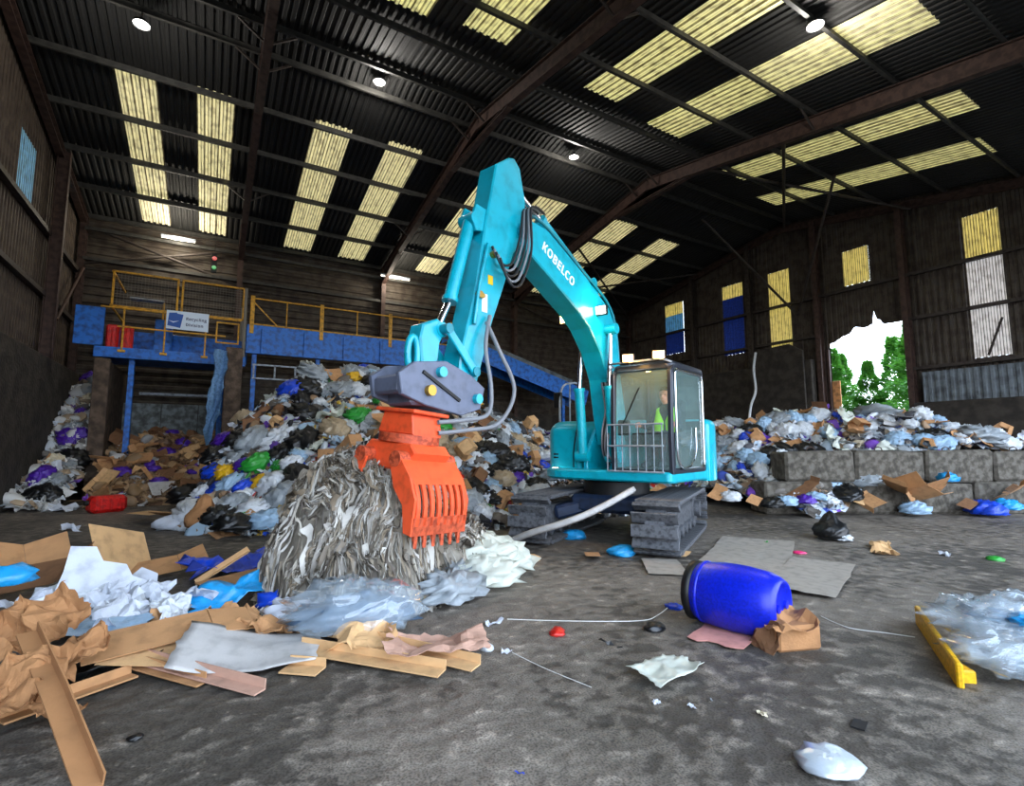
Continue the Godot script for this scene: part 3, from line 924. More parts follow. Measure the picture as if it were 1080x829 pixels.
# ---------- platform, conveyor, bay dividers ----------
func build_platform() -> void:
	var t := thing("picking_platform", "blue steel platform with yellow railings above the waste bays", "platform", P(-1.2, 0, 21.5))
	var o := -t.position
	var add := func(called: String, c: Vector3, s: Vector3, m: Material, ch := 0.01) -> void:
		var st := S()
		box(st, o + c, s, ch)
		obj(called, st, m, t)
	add.call("deck", P(-1.2, 4.62, 21.7), Vector3(4.2, 0.08, 3.2), M.blue_steel)
	add.call("edge_beam", P(-1.2, 4.55, 20.05), Vector3(4.2, 0.34, 0.1), M.blue_steel)
	add.call("side_panel", P(-3.55, 5.45, 20.6), Vector3(0.75, 1.25, 0.06), M.blue_steel)
	add.call("back_panel", P(-1.1, 5.25, 22.4), Vector3(4.3, 0.9, 0.06), M.blue_steel)
	add.call("cabinet", P(-1.65, 5.35, 21.6), Vector3(0.5, 1.35, 0.5), M.blue_steel)
	for x in [-2.35, 0.2]: add.call("post", P(x, 2.3, 20.4), Vector3(0.16, 4.6, 0.16), M.blue_steel)
	for x in [-2.6, -1.5, -0.35]:
		add.call("rail_post", P(x, 5.3, 19.97), Vector3(0.05, 1.3, 0.05), M.yellow_rail)
		add.call("base_plate", P(x, 4.6, 19.96), Vector3(0.2, 0.08, 0.06), M.yellow_rail)
	for y in [5.98, 5.38]: add.call("handrail", P(-1.25, y, 19.96), Vector3(3.9 if y > 5.5 else 3.0, 0.05, 0.05), M.yellow_rail)
	# tall mesh panels
	for q in [[-3.0, -1.2], [-1.12, 0.78]]:
		for e in [[Vector3((q[0] + q[1]) / 2, 7.22, -20.2), Vector3(q[1] - q[0], 0.06, 0.06)], [Vector3((q[0] + q[1]) / 2, 6.08, -20.2), Vector3(q[1] - q[0], 0.06, 0.06)], [Vector3(q[0] + 0.03, 6.65, -20.2), Vector3(0.06, 1.2, 0.06)], [Vector3(q[1] - 0.03, 6.65, -20.2), Vector3(0.06, 1.2, 0.06)]]:
			add.call("panel_frame", e[0], e[1], M.yellow_rail)
		var st := S()
		for i in int((q[1] - q[0]) / 0.09): box(st, o + P(q[0] + 0.09 * i + 0.05, 6.65, 20.2), Vector3(0.008, 1.1, 0.008))
		for i in 12: box(st, o + P((q[0] + q[1]) / 2, 6.13 + 0.09 * i, 20.2), Vector3(q[1] - q[0], 0.008, 0.008))
		obj("wire_mesh", st, M.mesh_wire, t)
	for d in [20.2, 22.9]: add.call("corner_post", P(0.82, 5.9, d), Vector3(0.1, 2.7, 0.1), M.mesh_wire)
	for q in [[-3.0, 20.2, 22.9, 7.22], [-3.0, 20.2, 22.9, 6.1], [0.8, 20.2, 22.9, 7.22]]:
		add.call("panel_frame", P(q[0], q[3], (q[1] + q[2]) / 2), Vector3(0.06, 0.06, 2.7), M.yellow_rail)
	add.call("gate_bar", P(0.3, 5.85, 19.97), Vector3(0.7, 0.05, 0.05), M.yellow_rail)
	add.call("gate_bar", P(0.3, 5.15, 19.97), Vector3(0.7, 0.05, 0.05), M.yellow_rail)
	for x in [-0.03, 0.63]: add.call("gate_bar", P(x, 5.5, 19.97), Vector3(0.05, 0.7, 0.05), M.yellow_rail)
	add.call("bench", P(-2.2, 6.75, 21.8), Vector3(1.0, 0.06, 0.4), M.grey_paint)
	add.call("bench_frame", P(-1.72, 6.4, 21.8), Vector3(0.06, 0.7, 0.06), M.yellow_rail)
	# the sign hung on the rail
	var s := thing("platform_sign", "white and blue sign board reading Recycling Division on the platform rail", "sign", P(-0.88, 5.76, 19.88))
	var st := S()
	box(st, Vector3.ZERO, Vector3(1.2, 0.62, 0.025), 0.004)
	obj("board", st, M.sign_white, s)
	st = S()
	prism(st, [Vector2(-0.56, -0.2), Vector2(-0.2, -0.26), Vector2(-0.13, 0.2), Vector2(-0.3, 0.22), Vector2(-0.32, 0.25), Vector2(-0.53, 0.22)], 0.012, 0.02)
	obj("logo", st, M.sign_blue, s)
	st = S()
	prism(st, [Vector2(-0.54, -0.03), Vector2(-0.4, -0.1), Vector2(-0.24, -0.02), Vector2(-0.4, -0.06)], 0.02, 0.024)
	obj("logo_swoosh", st, M.sign_white, s)
	for q in [["Recycling", 0.07], ["Division", -0.13]]:
		text("lettering", q[0], 0.1, M.sign_ink, s, Transform3D(Basis(), Vector3(-0.06, q[1], 0.018)), HORIZONTAL_ALIGNMENT_LEFT)
	# red ribbed crates on the deck
	for q in [[-2.92, "left"], [-2.55, "right"]]:
		var c := thing("plastic_crate", "red ribbed plastic barrier on the platform, %s of the two" % q[1], "barrier", P(q[0], 4.66, 20.5), 0.0, "red barriers on the platform")
		st = S()
		box(st, Vector3(0, 0.42, 0), Vector3(0.33, 0.84, 0.3), 0.05)
		obj("body", st, M.red_plastic, c)
		for x in [-0.11, 0.0, 0.11]:
			st = S()
			box(st, Vector3(x, 0.4, 0.15), Vector3(0.04, 0.7, 0.05), 0.015)
			obj("rib", st, M.red_plastic, c)
	# walkway and conveyor to the right
	t = thing("conveyor_walkway", "long blue walkway beam with yellow railings left of the excavator arm", "walkway", P(5.0, 0, 21.0))
	o = -t.position
	add.call("side_beam", P(5.0, 5.45, 20.35), Vector3(8.2, 1.05, 0.12), M.blue_steel)
	add.call("deck", P(5.0, 5.9, 21.3), Vector3(8.2, 0.08, 1.8), M.blue_steel)
	for i in 6: add.call("stiffener", P(1.4 + i * 1.45, 5.4, 20.26), Vector3(0.06, 0.9, 0.06), M.blue_steel)
	for q in [6.95, 6.0]: add.call("handrail", P(5.0, q, 20.3), Vector3(8.0, 0.05, 0.05), M.yellow_rail)
	for x in [1.05, 3.45, 6.15, 8.9]: add.call("rail_post", P(x, 6.35, 20.3), Vector3(0.14, 1.4, 0.05), M.yellow_rail)
	for x in [2.2, 4.8, 7.4]: add.call("rail_post", P(x, 6.45, 20.3), Vector3(0.04, 1.0, 0.04), M.yellow_rail)
	for x in [1.2, 3.4, 8.8]: add.call("leg", P(x, 2.5, 20.6), Vector3(0.16, 4.9, 0.16), M.blue_steel)
	st = S()
	bar(st, o + P(1.0, 6.9, 20.3), o + P(1.9, 6.0, 20.3), 0.04, 0.04)
	obj("rail_brace", st, M.yellow_rail, t)
	for x in [1.2, 1.9, 2.6]: add.call("lower_frame", P(x, 4.3, 20.5), Vector3(0.06, 0.5, 0.06), M.grey_paint)
	for y in [4.55, 4.05]: add.call("lower_frame", P(1.9, y, 20.5), Vector3(1.5, 0.06, 0.06), M.grey_paint)
	t = thing("inclined_conveyor", "blue inclined conveyor running down behind the excavator boom", "conveyor", P(12, 0, 20.5))
	o = -t.position
	for e in [[20.0, "front_side"], [21.3, "rear_side"]]:
		st = S()
		bar(st, o + P(8.8, 6.15, e[0]), o + P(16.2, 4.0, e[0]), 0.1, 0.75)
		obj(e[1], st, M.blue_steel, t)
	st = S()
	bar(st, o + P(8.8, 6.2, 20.65), o + P(16.2, 4.05, 20.65), 1.2, 0.1)
	obj("belt", st, M.rubber, t)
	st = S()
	bar(st, o + P(8.8, 6.85, 21.3), o + P(16.2, 4.7, 21.3), 0.05, 0.75)
	obj("guard_panel", st, M.wall_sheet_grey, t)
	for q in [[10.9, 5.3], [15.0, 4.1]]: add.call("leg", P(q[0], q[1] / 2 - 0.1, 20.4), Vector3(0.16, q[1], 0.16), M.blue_steel)
	# dividers
	t = thing("bay_divider", "brown stained concrete divider wall at the left waste bay", "divider wall", P(-3.0, 0, 22.0))
	o = -t.position
	add.call("wall", P(-3.05, 2.15, 22.1), Vector3(0.34, 4.3, 4.0), M.divider, 0.03)
	add.call("end_post", P(-3.05, 2.15, 20.02), Vector3(0.4, 4.36, 0.2), M.divider_front, 0.02)
	t = thing("bay_divider", "tall narrow grey-brown divider wall end beside the big heap", "divider wall", P(0.5, 0, 21.5))
	o = -t.position
	add.call("wall", P(0.52, 2.4, 21.3), Vector3(0.4, 4.8, 4.3), M.divider, 0.03)
	add.call("end_post", P(0.52, 2.42, 19.05), Vector3(0.5, 4.86, 0.22), M.divider_front, 0.02)
	# pale wall and dim tube under the platform
	t = thing("bay_back_wall", "pale blue-grey stained panel wall at the back of the cardboard bay", "panel wall", P(-1.2, 0, 23.6))
	o = -t.position
	for i in 3: add.call("panel", P(-2.3 + i * 1.2, 1.6, 23.6), Vector3(1.18, 3.2, 0.12), M.pale_wall)
	add.call("top_rail", P(-1.1, 3.55, 23.3), Vector3(2.6, 0.1, 0.1), M.grey_paint)
	# hanging tarpaulin on the divider
	st = S(true)
	var n := noise(77, 0.9, 3)
	var g := []
	for j in 15:
		var row := []
		for i in 8:
			var a := i / 7.0
			var b := j / 14.0
			var y := 4.7 - b * (2.6 + 0.5 * sin(a * 5.0))
			row.append(P(-0.05 + a * 0.4 - b * 0.15 + 0.12 * n.get_noise_2d(i * 0.6, j * 0.25), y, 18.75 - 0.3 * sin(a * 6.0 + b * 2.0) * 0.4 + 0.2 * n.get_noise_2d(i * 0.5 + 40, j * 0.3)))
		g.append(row)
	for j in 14:
		for i in 7: quad(st, g[j + 1][i], g[j + 1][i + 1], g[j][i + 1], g[j][i])
	tag(obj("hanging_tarpaulin", st, M.tarp_grey), "torn pale blue tarpaulin hanging on the narrow divider wall", "tarpaulin")

func text(called: String, s: String, size: float, m: Material, parent: Node, xf: Transform3D, align := HORIZONTAL_ALIGNMENT_CENTER, depth := 0.006) -> MeshInstance3D:
	var f := SystemFont.new()
	f.font_names = PackedStringArray(["Droid Sans"])
	f.font_weight = 700
	var tm := TextMesh.new()
	tm.text = s
	tm.font = f
	tm.font_size = 64
	tm.pixel_size = size / 48.0
	tm.depth = depth
	tm.horizontal_alignment = align
	return put(called, tm, m, parent, xf)

# ---------- concrete blocks ----------
func block_mesh(sd: int, s: Vector3) -> ArrayMesh:
	var n := noise(sd, 1.6, 3)
	var st := S()
	box(st, Vector3.ZERO, s, 0.05)
	var a := fin(st).surface_get_arrays(0)
	var v: PackedVector3Array = a[Mesh.ARRAY_VERTEX]
	st = S()
	for p in v: st.add_vertex(p + Vector3(n.get_noise_3dv(p * 1.3), n.get_noise_3dv(p * 1.3 + Vector3(9, 0, 0)), n.get_noise_3dv(p * 1.3 + Vector3(0, 9, 0))) * 0.06)
	return fin(st)

func blocks() -> void:
	var dir := Vector3(1.52, 0, 0.89).normalized()
	var turn := atan2(-dir.z, dir.x)
	var back := Vector3(dir.z, 0, -dir.x)
	var start := P(13.75, 0, 5.95)
	var ms := [block_mesh(1, Vector3(1.62, 0.74, 0.75)), block_mesh(2, Vector3(1.62, 0.74, 0.75)), block_mesh(3, Vector3(1.62, 0.74, 0.75))]
	var names := ["leftmost", "second from left", "third from left", "fourth from left", "fifth from left", "rightmost"]
	for row in 2:
		for i in 5:
			var at := start + dir * (1.66 * (i - 0.9) - (0.55 if row == 0 else 0.0)) + back * 0.38 + Vector3(0, 0.37 + row * 0.745, 0)
			var t := thing("concrete_block", "big grey concrete block, %s in the %s row below the right heap" % [names[i], "lower" if row == 0 else "upper"], "concrete block", at, turn + [0.02, -0.03, 0.01, 0.04, -0.02][(i + row) % 5], "concrete blocks of the right retaining wall")
			put("block_body", ms[(i + row) % 3], M.block, t)
			var st := S(true)
			var hook := [Vector3(-0.1, 0.36, 0), Vector3(-0.08, 0.43, 0), Vector3(0, 0.46, 0), Vector3(0.08, 0.43, 0), Vector3(0.1, 0.36, 0)]
			tube(st, hook, 0.012, 6)
			obj("lifting_loop", st, M.steel_rust, t)

# ---------- excavator: E(forward, height, left) in its own axes ----------
func E(f: float, h: float, l := 0.0) -> Vector3:
	return Vector3(-l, h, -f)

var SIDE := Transform3D(Basis(Vector3(0, 0, -1), Vector3(0, 1, 0), Vector3(-1, 0, 0)), Vector3.ZERO)   # polygon (forward, height), extruded to the left

func v2(a: Array) -> Array:
	var out := []
	for i in range(0, a.size(), 2): out.append(Vector2(a[i], a[i + 1]))
	return out

func build_track(t: Node3D, l: float) -> void:
	var tr := node("track", Vector3.ZERO, 0.22, t)
	var L := 1.32
	var R := 0.34
	var cy := 0.42
	# belt path
	var n := 40
	var per := 4 * L + TAU * R
	var shoe := S()
	box(shoe, Vector3(0, 0, 0), Vector3(0.66, 0.03, per / n - 0.012), 0.006)
	for z in [-0.055, 0.0, 0.055]: box(shoe, Vector3(0, 0.03, z), Vector3(0.66, 0.035, 0.016), 0.004)
	var sm := fin(shoe)
	for i in n:
		var s := fposmod(per * i / n, per)
		var p := Vector2.ZERO
		var a := 0.0
		if s < 2 * L: p = Vector2(L - s, cy + R); a = 0.0
		elif s < 2 * L + PI * R:
			a = (s - 2 * L) / R
			p = Vector2(-L - sin(a) * R, cy + cos(a) * R)
		elif s < 4 * L + PI * R: p = Vector2(-L + (s - 2 * L - PI * R), cy - R); a = PI
		else:
			a = PI + (s - 4 * L - PI * R) / R
			p = Vector2(L - sin(a) * R, cy + cos(a) * R)
		var x := E(p.x, p.y, l)
		put("track_shoe", sm, M.track_steel, tr, Transform3D(Basis(Vector3.RIGHT, -a), x))
	var st := S()
	box(st, E(0, cy, l), Vector3(0.26, 0.34, 2 * L + 0.1), 0.04)
	obj("track_frame", st, M.track_steel, tr)
	for q in [[L, "idler_wheel"], [-L, "sprocket"]]:
		st = S(true)
		cyl(st, E(q[0], cy, l - 0.14), E(q[0], cy, l + 0.14), R - 0.02, -1, 22)
		cyl(st, E(q[0], cy, l - 0.24), E(q[0], cy, l + 0.24), 0.15, -1, 14)
		obj(q[1], st, M.track_steel, tr)
	for i in 6:
		st = S(true)
		cyl(st, E(-1.0 + i * 0.4, cy - 0.21, l - 0.17), E(-1.0 + i * 0.4, cy - 0.21, l + 0.17), 0.1, -1, 12)
		obj("roller", st, M.track_steel, tr)
	st = S(true)
	tube(st, [E(1.62, 0.05, l + 0.33), E(1.4, 0.02, l + 0.36), E(0.9, 0.35, l + 0.36), E(0.4, 0.5, l + 0.37), E(-0.3, 0.3, l + 0.37)], 0.012, 6)

func ram(t: Node3D, called: String, a: Vector3, m: Vector3, b: Vector3, r: float) -> void:
	var c := node(called, Vector3.ZERO, 0, t)
	var st := S(true)
	cyl(st, a, m, r, -1, 16)
	cyl(st, m, m + (m - a).normalized() * 0.06, r * 1.18, -1, 16)
	obj("barrel", st, M.teal, c)
	st = S(true)
	cyl(st, m, b, r * 0.52, -1, 14)
	obj("rod", st, M.chrome, c)
	for p in [b, a]:
		st = S(true)
		cyl(st, p - Vector3(r * 1.5, 0, 0), p + Vector3(r * 1.5, 0, 0), r * 1.08, -1, 14)
		obj("pivot", st, M.teal, c)

func rounded_plan(x0: float, x1: float, y0: float, y1: float, r: Array, seg := 6) -> Array:
	# corners in order (x0,y0) (x1,y0) (x1,y1) (x0,y1) with their radii
	var out := []
	var c := [[x0, y0, 1, 1, PI], [x1, y0, -1, 1, -PI / 2], [x1, y1, -1, -1, 0.0], [x0, y1, 1, -1, PI / 2]]
	for i in 4:
		var rr: float = r[i]
		if rr <= 0: out.append(Vector2(c[i][0], c[i][1])); continue
		for k in seg + 1:
			var a: float = c[i][4] + PI / 2 * k / seg
			out.append(Vector2(c[i][0] + c[i][2] * rr + cos(a) * rr, c[i][1] + c[i][3] * rr + sin(a) * rr))
	return out

# stack of rounded plans (forward, left) from low to high
func loft(st: SurfaceTool, rings: Array) -> void:
	var prev := []
	for q in rings:
		var ring := []
		for p in q[0]: ring.append(E(p.x, q[1], p.y))
		if prev.size():
			for i in ring.size():
				var j := (i + 1) % ring.size()
				quad(st, prev[j], prev[i], ring[i], ring[j])
		prev = ring
	for e in [[rings[0], false], [rings[-1], true]]:
		var pl := PackedVector2Array(e[0][0])
		var tr := Geometry2D.triangulate_polygon(pl)
		for i in range(0, tr.size(), 3):
			var v := [E(pl[tr[i]].x, e[0][1], pl[tr[i]].y), E(pl[tr[i + 1]].x, e[0][1], pl[tr[i + 1]].y), E(pl[tr[i + 2]].x, e[0][1], pl[tr[i + 2]].y)]
			otri(st, v[0], v[1], v[2], v[0] + Vector3(0, -1.0 if e[1] else 1.0, 0))

func dome(st: SurfaceTool, f0: float, f1: float, l0: float, l1: float, h0: float, h1: float, r: Array, top: float) -> void:
	var rings := [[rounded_plan(f0, f1, l0, l1, r), h0], [rounded_plan(f0, f1, l0, l1, r), h1 - top]]
	for k in range(1, 6):
		var a := PI / 2 * k / 5
		var d := top * (1 - cos(a))
		rings.append([rounded_plan(f0 + d, f1 - d, l0 + d, l1 - d, r.map(func(x): return maxf(x - d, 0.02))), h1 - top + top * sin(a)])
	loft(st, rings)

func work_lamp(parent: Node, at: Vector3, dir: Vector3, w: float, h: float, m: Material, c: Color, e: float) -> void:
	var n := node("work_lamp", Vector3.ZERO, 0, parent)
	var b := frame_of(dir)
	var st := S()
	box(st, at - dir * 0.04, Vector3(w + 0.03, h + 0.03, 0.08), 0.012, b)
	obj("lamp_housing", st, M.black_metal, n)
	st = S()
	box(st, at + dir * 0.008, Vector3(w, h, 0.02), 0.006, b)
	obj("lamp_lens", st, m, n)
	lamp_light(n, at + dir * 0.12, c, e, 0.06)

func build_excavator() -> void:
	var t := thing("excavator", "turquoise tracked excavator with raised boom and orange grab", "excavator", P(6.32, 0, 7.0), 1.909)
	for l in [-1.0, 1.0]: build_track(t, l)
	# undercarriage
	var u := node("undercarriage", Vector3.ZERO, 0.22, t)
	var st := S()
	box(st, E(0, 0.62, 0), Vector3(1.3, 0.3, 1.3), 0.06)
	for s in [-1.0, 1.0]:
		for q in [-1.0, 1.0]:
			bar(st, E(0.35 * q, 0.62, 0.3 * s), E(0.75 * q, 0.45, 0.9 * s), 0.3, 0.22, Vector3.UP, 0.04)
	obj("centre_frame", st, M.frame_blue, u)
	st = S(true)
	cyl(st, E(0, 0.74, 0), E(0, 0.98, 0), 0.58, -1, 32)
	obj("slew_ring", st, M.black_metal, u)
	# upper body
	var h := node("upper_body", Vector3.ZERO, 0, t)
	st = S()
	loft(st, [[rounded_plan(-1.55, 0.82, -1.2, 1.36, [0.7, 0.62, 0.08, 0.7]), 1.03], [rounded_plan(-1.57, 0.86, -1.22, 1.38, [0.7, 0.62, 0.08, 0.7]), 1.06], [rounded_plan(-1.57, 0.86, -1.22, 1.38, [0.7, 0.62, 0.08, 0.7]), 1.17], [rounded_plan(-1.55, 0.82, -1.2, 1.36, [0.7, 0.62, 0.08, 0.7]), 1.2]])
	obj("base_frame", st, M.teal, h)
	st = S(true)
	dome(st, -0.62, 0.52, -1.22, -0.42, 1.0, 2.06, [0.05, 0.28, 0.1, 0.05], 0.24)
	obj("tank_cover", st, M.teal, h)
	st = S()
	for y in [1.45, 1.39]: box(st, E(0.5, y, -0.95), Vector3(0.12, 0.035, 0.05), 0.01)
	obj("vent", st, M.black_metal, h)
	work_lamp(h, E(0.53, 1.16, -0.95), Vector3(0, 0, -1), 0.13, 0.09, M.lamp_white, Color(1, 0.97, 0.9), 0.4)
	st = S()
	tube(st, spline([E(0.42, 2.04, -0.5), E(0.52, 1.85, -0.5), E(0.54, 1.5, -0.55), E(0.54, 1.22, -0.55)], 10), 0.012, 6)
	obj("cover_seam", st, M.black_metal, h)
	st = S(true)
	dome(st, -1.3, -0.64, -1.18, 0.3, 1.15, 2.1, [0.1, 0.06, 0.06, 0.1], 0.16)
	obj("engine_hood", st, M.teal, h)
	st = S(true)
	dome(st, -1.62, -0.72, -1.24, 1.42, 1.0, 2.08, [0.62, 0.08, 0.08, 0.62], 0.14)
	obj("counterweight", st, M.teal, h)
	st = S(true)
	cyl(st, E(-0.95, 2.05, -0.5), E(-0.95, 2.5, -0.5), 0.05, -1, 12)
	obj("exhaust", st, M.black_metal, h)
	st = S(true)
	tube(st, spline([E(0.1, 1.95, -1.14), E(0.1, 2.5, -1.14), E(-0.02, 2.78, -1.14), E(-0.3, 2.86, -1.14), E(-0.55, 2.86, -1.14), E(-0.6, 2.5, -1.14), E(-0.6, 2.0, -1.14)], 28), 0.02, 8)
	tube(st, [E(-0.25, 2.86, -1.14), E(-0.25, 2.05, -1.14)], 0.015, 8)
	obj("handrail", st, M.grey_paint, h)
	st = S()
	box(st, E(0.08, 2.5, -1.2), Vector3(0.2, 0.3, 0.05), 0.02)
	obj("mirror", st, M.black_metal, h)
	# boom bracket and hoses in the gap beside the cab
	st = S()
	for l in [-0.26, 0.26]: prism(st, v2([-0.4, 1.15, 0.62, 1.15, 0.6, 1.45, 0.28, 1.9, 0.0, 1.95, -0.3, 1.5]), l - 0.04, l + 0.04, SIDE, 0.01)
	obj("boom_bracket", st, M.teal, h)
	for i in 5:
		st = S(true)
		var l := 0.24 + i * 0.035 - 0.09
		tube(st, spline([E(0.5, 1.25, l), E(0.72 + i * 0.02, 1.5, l), E(0.68, 1.9, l - 0.02), E(0.5, 2.2, l - 0.06), E(0.56, 2.7, l - 0.09)], 16), 0.017, 6)
		obj("hose", st, M.rubber if i % 2 else M.hose_grey, h)
	build_cab(t)
	build_boom(t)
	build_grab(t)

func build_cab(t: Node3D) -> void:
	var c := node("cab", Vector3.ZERO, 0, t)
	var l0 := 0.36
	var l1 := 1.4
	var f0 := -0.6
	var f1 := 0.8
	var h0 := 1.18
	var h1 := 2.88
	var st := S()
	box(st, E((f0 + f1) / 2, h0 + 0.03, (l0 + l1) / 2), Vector3(l1 - l0, 0.08, f1 - f0), 0.01)
	obj("cab_floor", st, M.cab_frame, c)
	st = S(true)
	dome(st, f0 - 0.02, f1 - 0.06, l0 - 0.01, l1 + 0.01, h1 - 0.06, h1 + 0.06, [0.08, 0.14, 0.14, 0.08], 0.06)
	obj("cab_roof", st, M.cab_frame, c)
	# pillars
	for q in [[l0 + 0.03, "pillar"], [l1 - 0.03, "pillar"]]:
		st = S()
		prism(st, v2([f1 - 0.1, h0, f1 + 0.0, h0, f1 + 0.02, h0 + 0.5, f1 - 0.02, h1 - 0.1, f1 - 0.14, h1, f1 - 0.22, h1, f1 - 0.11, h1 - 0.14, f1 - 0.07, h0 + 0.5]), q[0] - 0.035, q[0] + 0.035, SIDE, 0.012)
		obj("pillar", st, M.cab_frame, c)
		st = S()
		box(st, E(f0 + 0.04, (h0 + h1) / 2, q[0]), Vector3(0.07, h1 - h0, 0.08), 0.015)
		obj("pillar", st, M.cab_frame, c)
	# door frame on the left side
	st = S(true)
	var loop := []
	for p in rounded_plan(f0 + 0.1, f1 - 0.14, h0 + 0.06, h1 - 0.08, [0.12, 0.3, 0.1, 0.1], 5): loop.append(E(p.x, p.y, l1 + 0.012))
	loop.append(loop[0])
	tube(st, loop, 0.022, 6)
	obj("door_frame", st, M.chrome, c)
	st = S(true)
	tube(st, spline([E(0.55, 1.25, l1 + 0.03), E(0.2, 1.28, l1 + 0.04), E(-0.05, 1.5, l1 + 0.04), E(-0.1, 1.9, l1 + 0.03)], 14), 0.014, 6)
	obj("grab_rail", st, M.chrome, c)
	# glazing
	st = S()
	quad(st, E(f1 + 0.0, h0 + 0.05, l0 + 0.06), E(f1 + 0.0, h0 + 0.05, l1 - 0.06), E(f1 + 0.01, h0 + 0.6, l1 - 0.06), E(f1 + 0.01, h0 + 0.6, l0 + 0.06))
	obj("lower_windscreen", st, M.glass, c)
	st = S()
	quad(st, E(f1 + 0.01, h0 + 0.62, l0 + 0.06), E(f1 + 0.01, h0 + 0.62, l1 - 0.06), E(f1 - 0.12, h1 - 0.02, l1 - 0.06), E(f1 - 0.12, h1 - 0.02, l0 + 0.06))
	obj("windscreen", st, M.glass, c)
	for q in [[l1, "door_glass"], [l0, "side_glass"]]:
		st = S()
		quad(st, E(f0 + 0.08, h0 + 0.08, q[0]), E(f1 - 0.1, h0 + 0.08, q[0]), E(f1 - 0.15, h1 - 0.06, q[0]), E(f0 + 0.08, h1 - 0.06, q[0]))
		obj(q[1], st, M.glass, c)
	st = S()
	box(st, E(f0 + 0.02, h0 + 0.45, (l0 + l1) / 2), Vector3(l1 - l0 - 0.1, 0.8, 0.04), 0.01)
	obj("rear_panel", st, M.cab_frame, c)
	st = S()
	quad(st, E(f0 + 0.02, h0 + 0.86, l0 + 0.06), E(f0 + 0.02, h0 + 0.86, l1 - 0.06), E(f0 + 0.02, h1 - 0.05, l1 - 0.06), E(f0 + 0.02, h1 - 0.05, l0 + 0.06))
	obj("rear_glass", st, M.glass, c)
	# guard on the lower front
	var gf := f1 + 0.1
	for y in [h0 + 0.02, h0 + 0.42, h0 + 0.76]:
		st = S(true)
		cyl(st, E(gf, y, l0 - 0.02), E(gf, y, l1 - 0.1), 0.014, -1, 8)
		obj("guard_bar", st, M.grey_paint, c)
	for i in 8:
		st = S(true)
		var l := l0 - 0.02 + i * 0.134
		cyl(st, E(gf, h0 + 0.02, l), E(gf, h0 + 0.76, l), 0.009, -1, 6)
		obj("guard_bar", st, M.grey_paint, c)
	st = S(true)
	tube(st, [E(f1 - 0.1, h1 + 0.03, l1 - 0.02), E(f1 + 0.1, h1 + 0.06, l1 - 0.08), E(f1 + 0.1, h1 + 0.06, l0 + 0.05), E(f1 - 0.1, h1 + 0.03, l0 + 0.02)], 0.018, 8)
	obj("lamp_bar", st, M.grey_paint, c)
	for l in [l0 + 0.4, l1 - 0.12]: work_lamp(c, E(f1 + 0.13, h1 + 0.12, l), Vector3(-0.4, -0.15, -1).normalized(), 0.17, 0.12, M.lamp_amber, Color(1, 0.75, 0.4), 0.5)
	st = S()
	bar(st, E(f1 + 0.03, h0 + 0.7, l0 + 0.2), E(f1 - 0.03, h1 - 0.35, l0 + 0.5), 0.015, 0.02)
	obj("wiper", st, M.black_metal, c)
	# inside
	st = S()
	box(st, E(-0.12, 1.62, 0.9), Vector3(0.5, 0.14, 0.5), 0.05)
	box(st, E(-0.42, 2.0, 0.9), Vector3(0.48, 0.8, 0.12), 0.05)
	box(st, E(-0.12, 1.4, 0.9), Vector3(0.4, 0.34, 0.4), 0.03)
	obj("seat", st, M.seat_black, c)
	for l in [0.55, 1.25]:
		st = S()
		box(st, E(0.02, 1.72, l), Vector3(0.16, 0.2, 0.6), 0.03)
		obj("console", st, M.seat_black, c)
		st = S(true)
		cyl(st, E(0.2, 1.8, l), E(0.24, 2.0, l), 0.02, 0.03, 8)
		obj("joystick", st, M.black_metal, c)
	st = S()
	box(st, E(0.62, 1.9, 0.5), Vector3(0.22, 0.26, 0.05), 0.02)
	obj("monitor", st, M.black_metal, c)

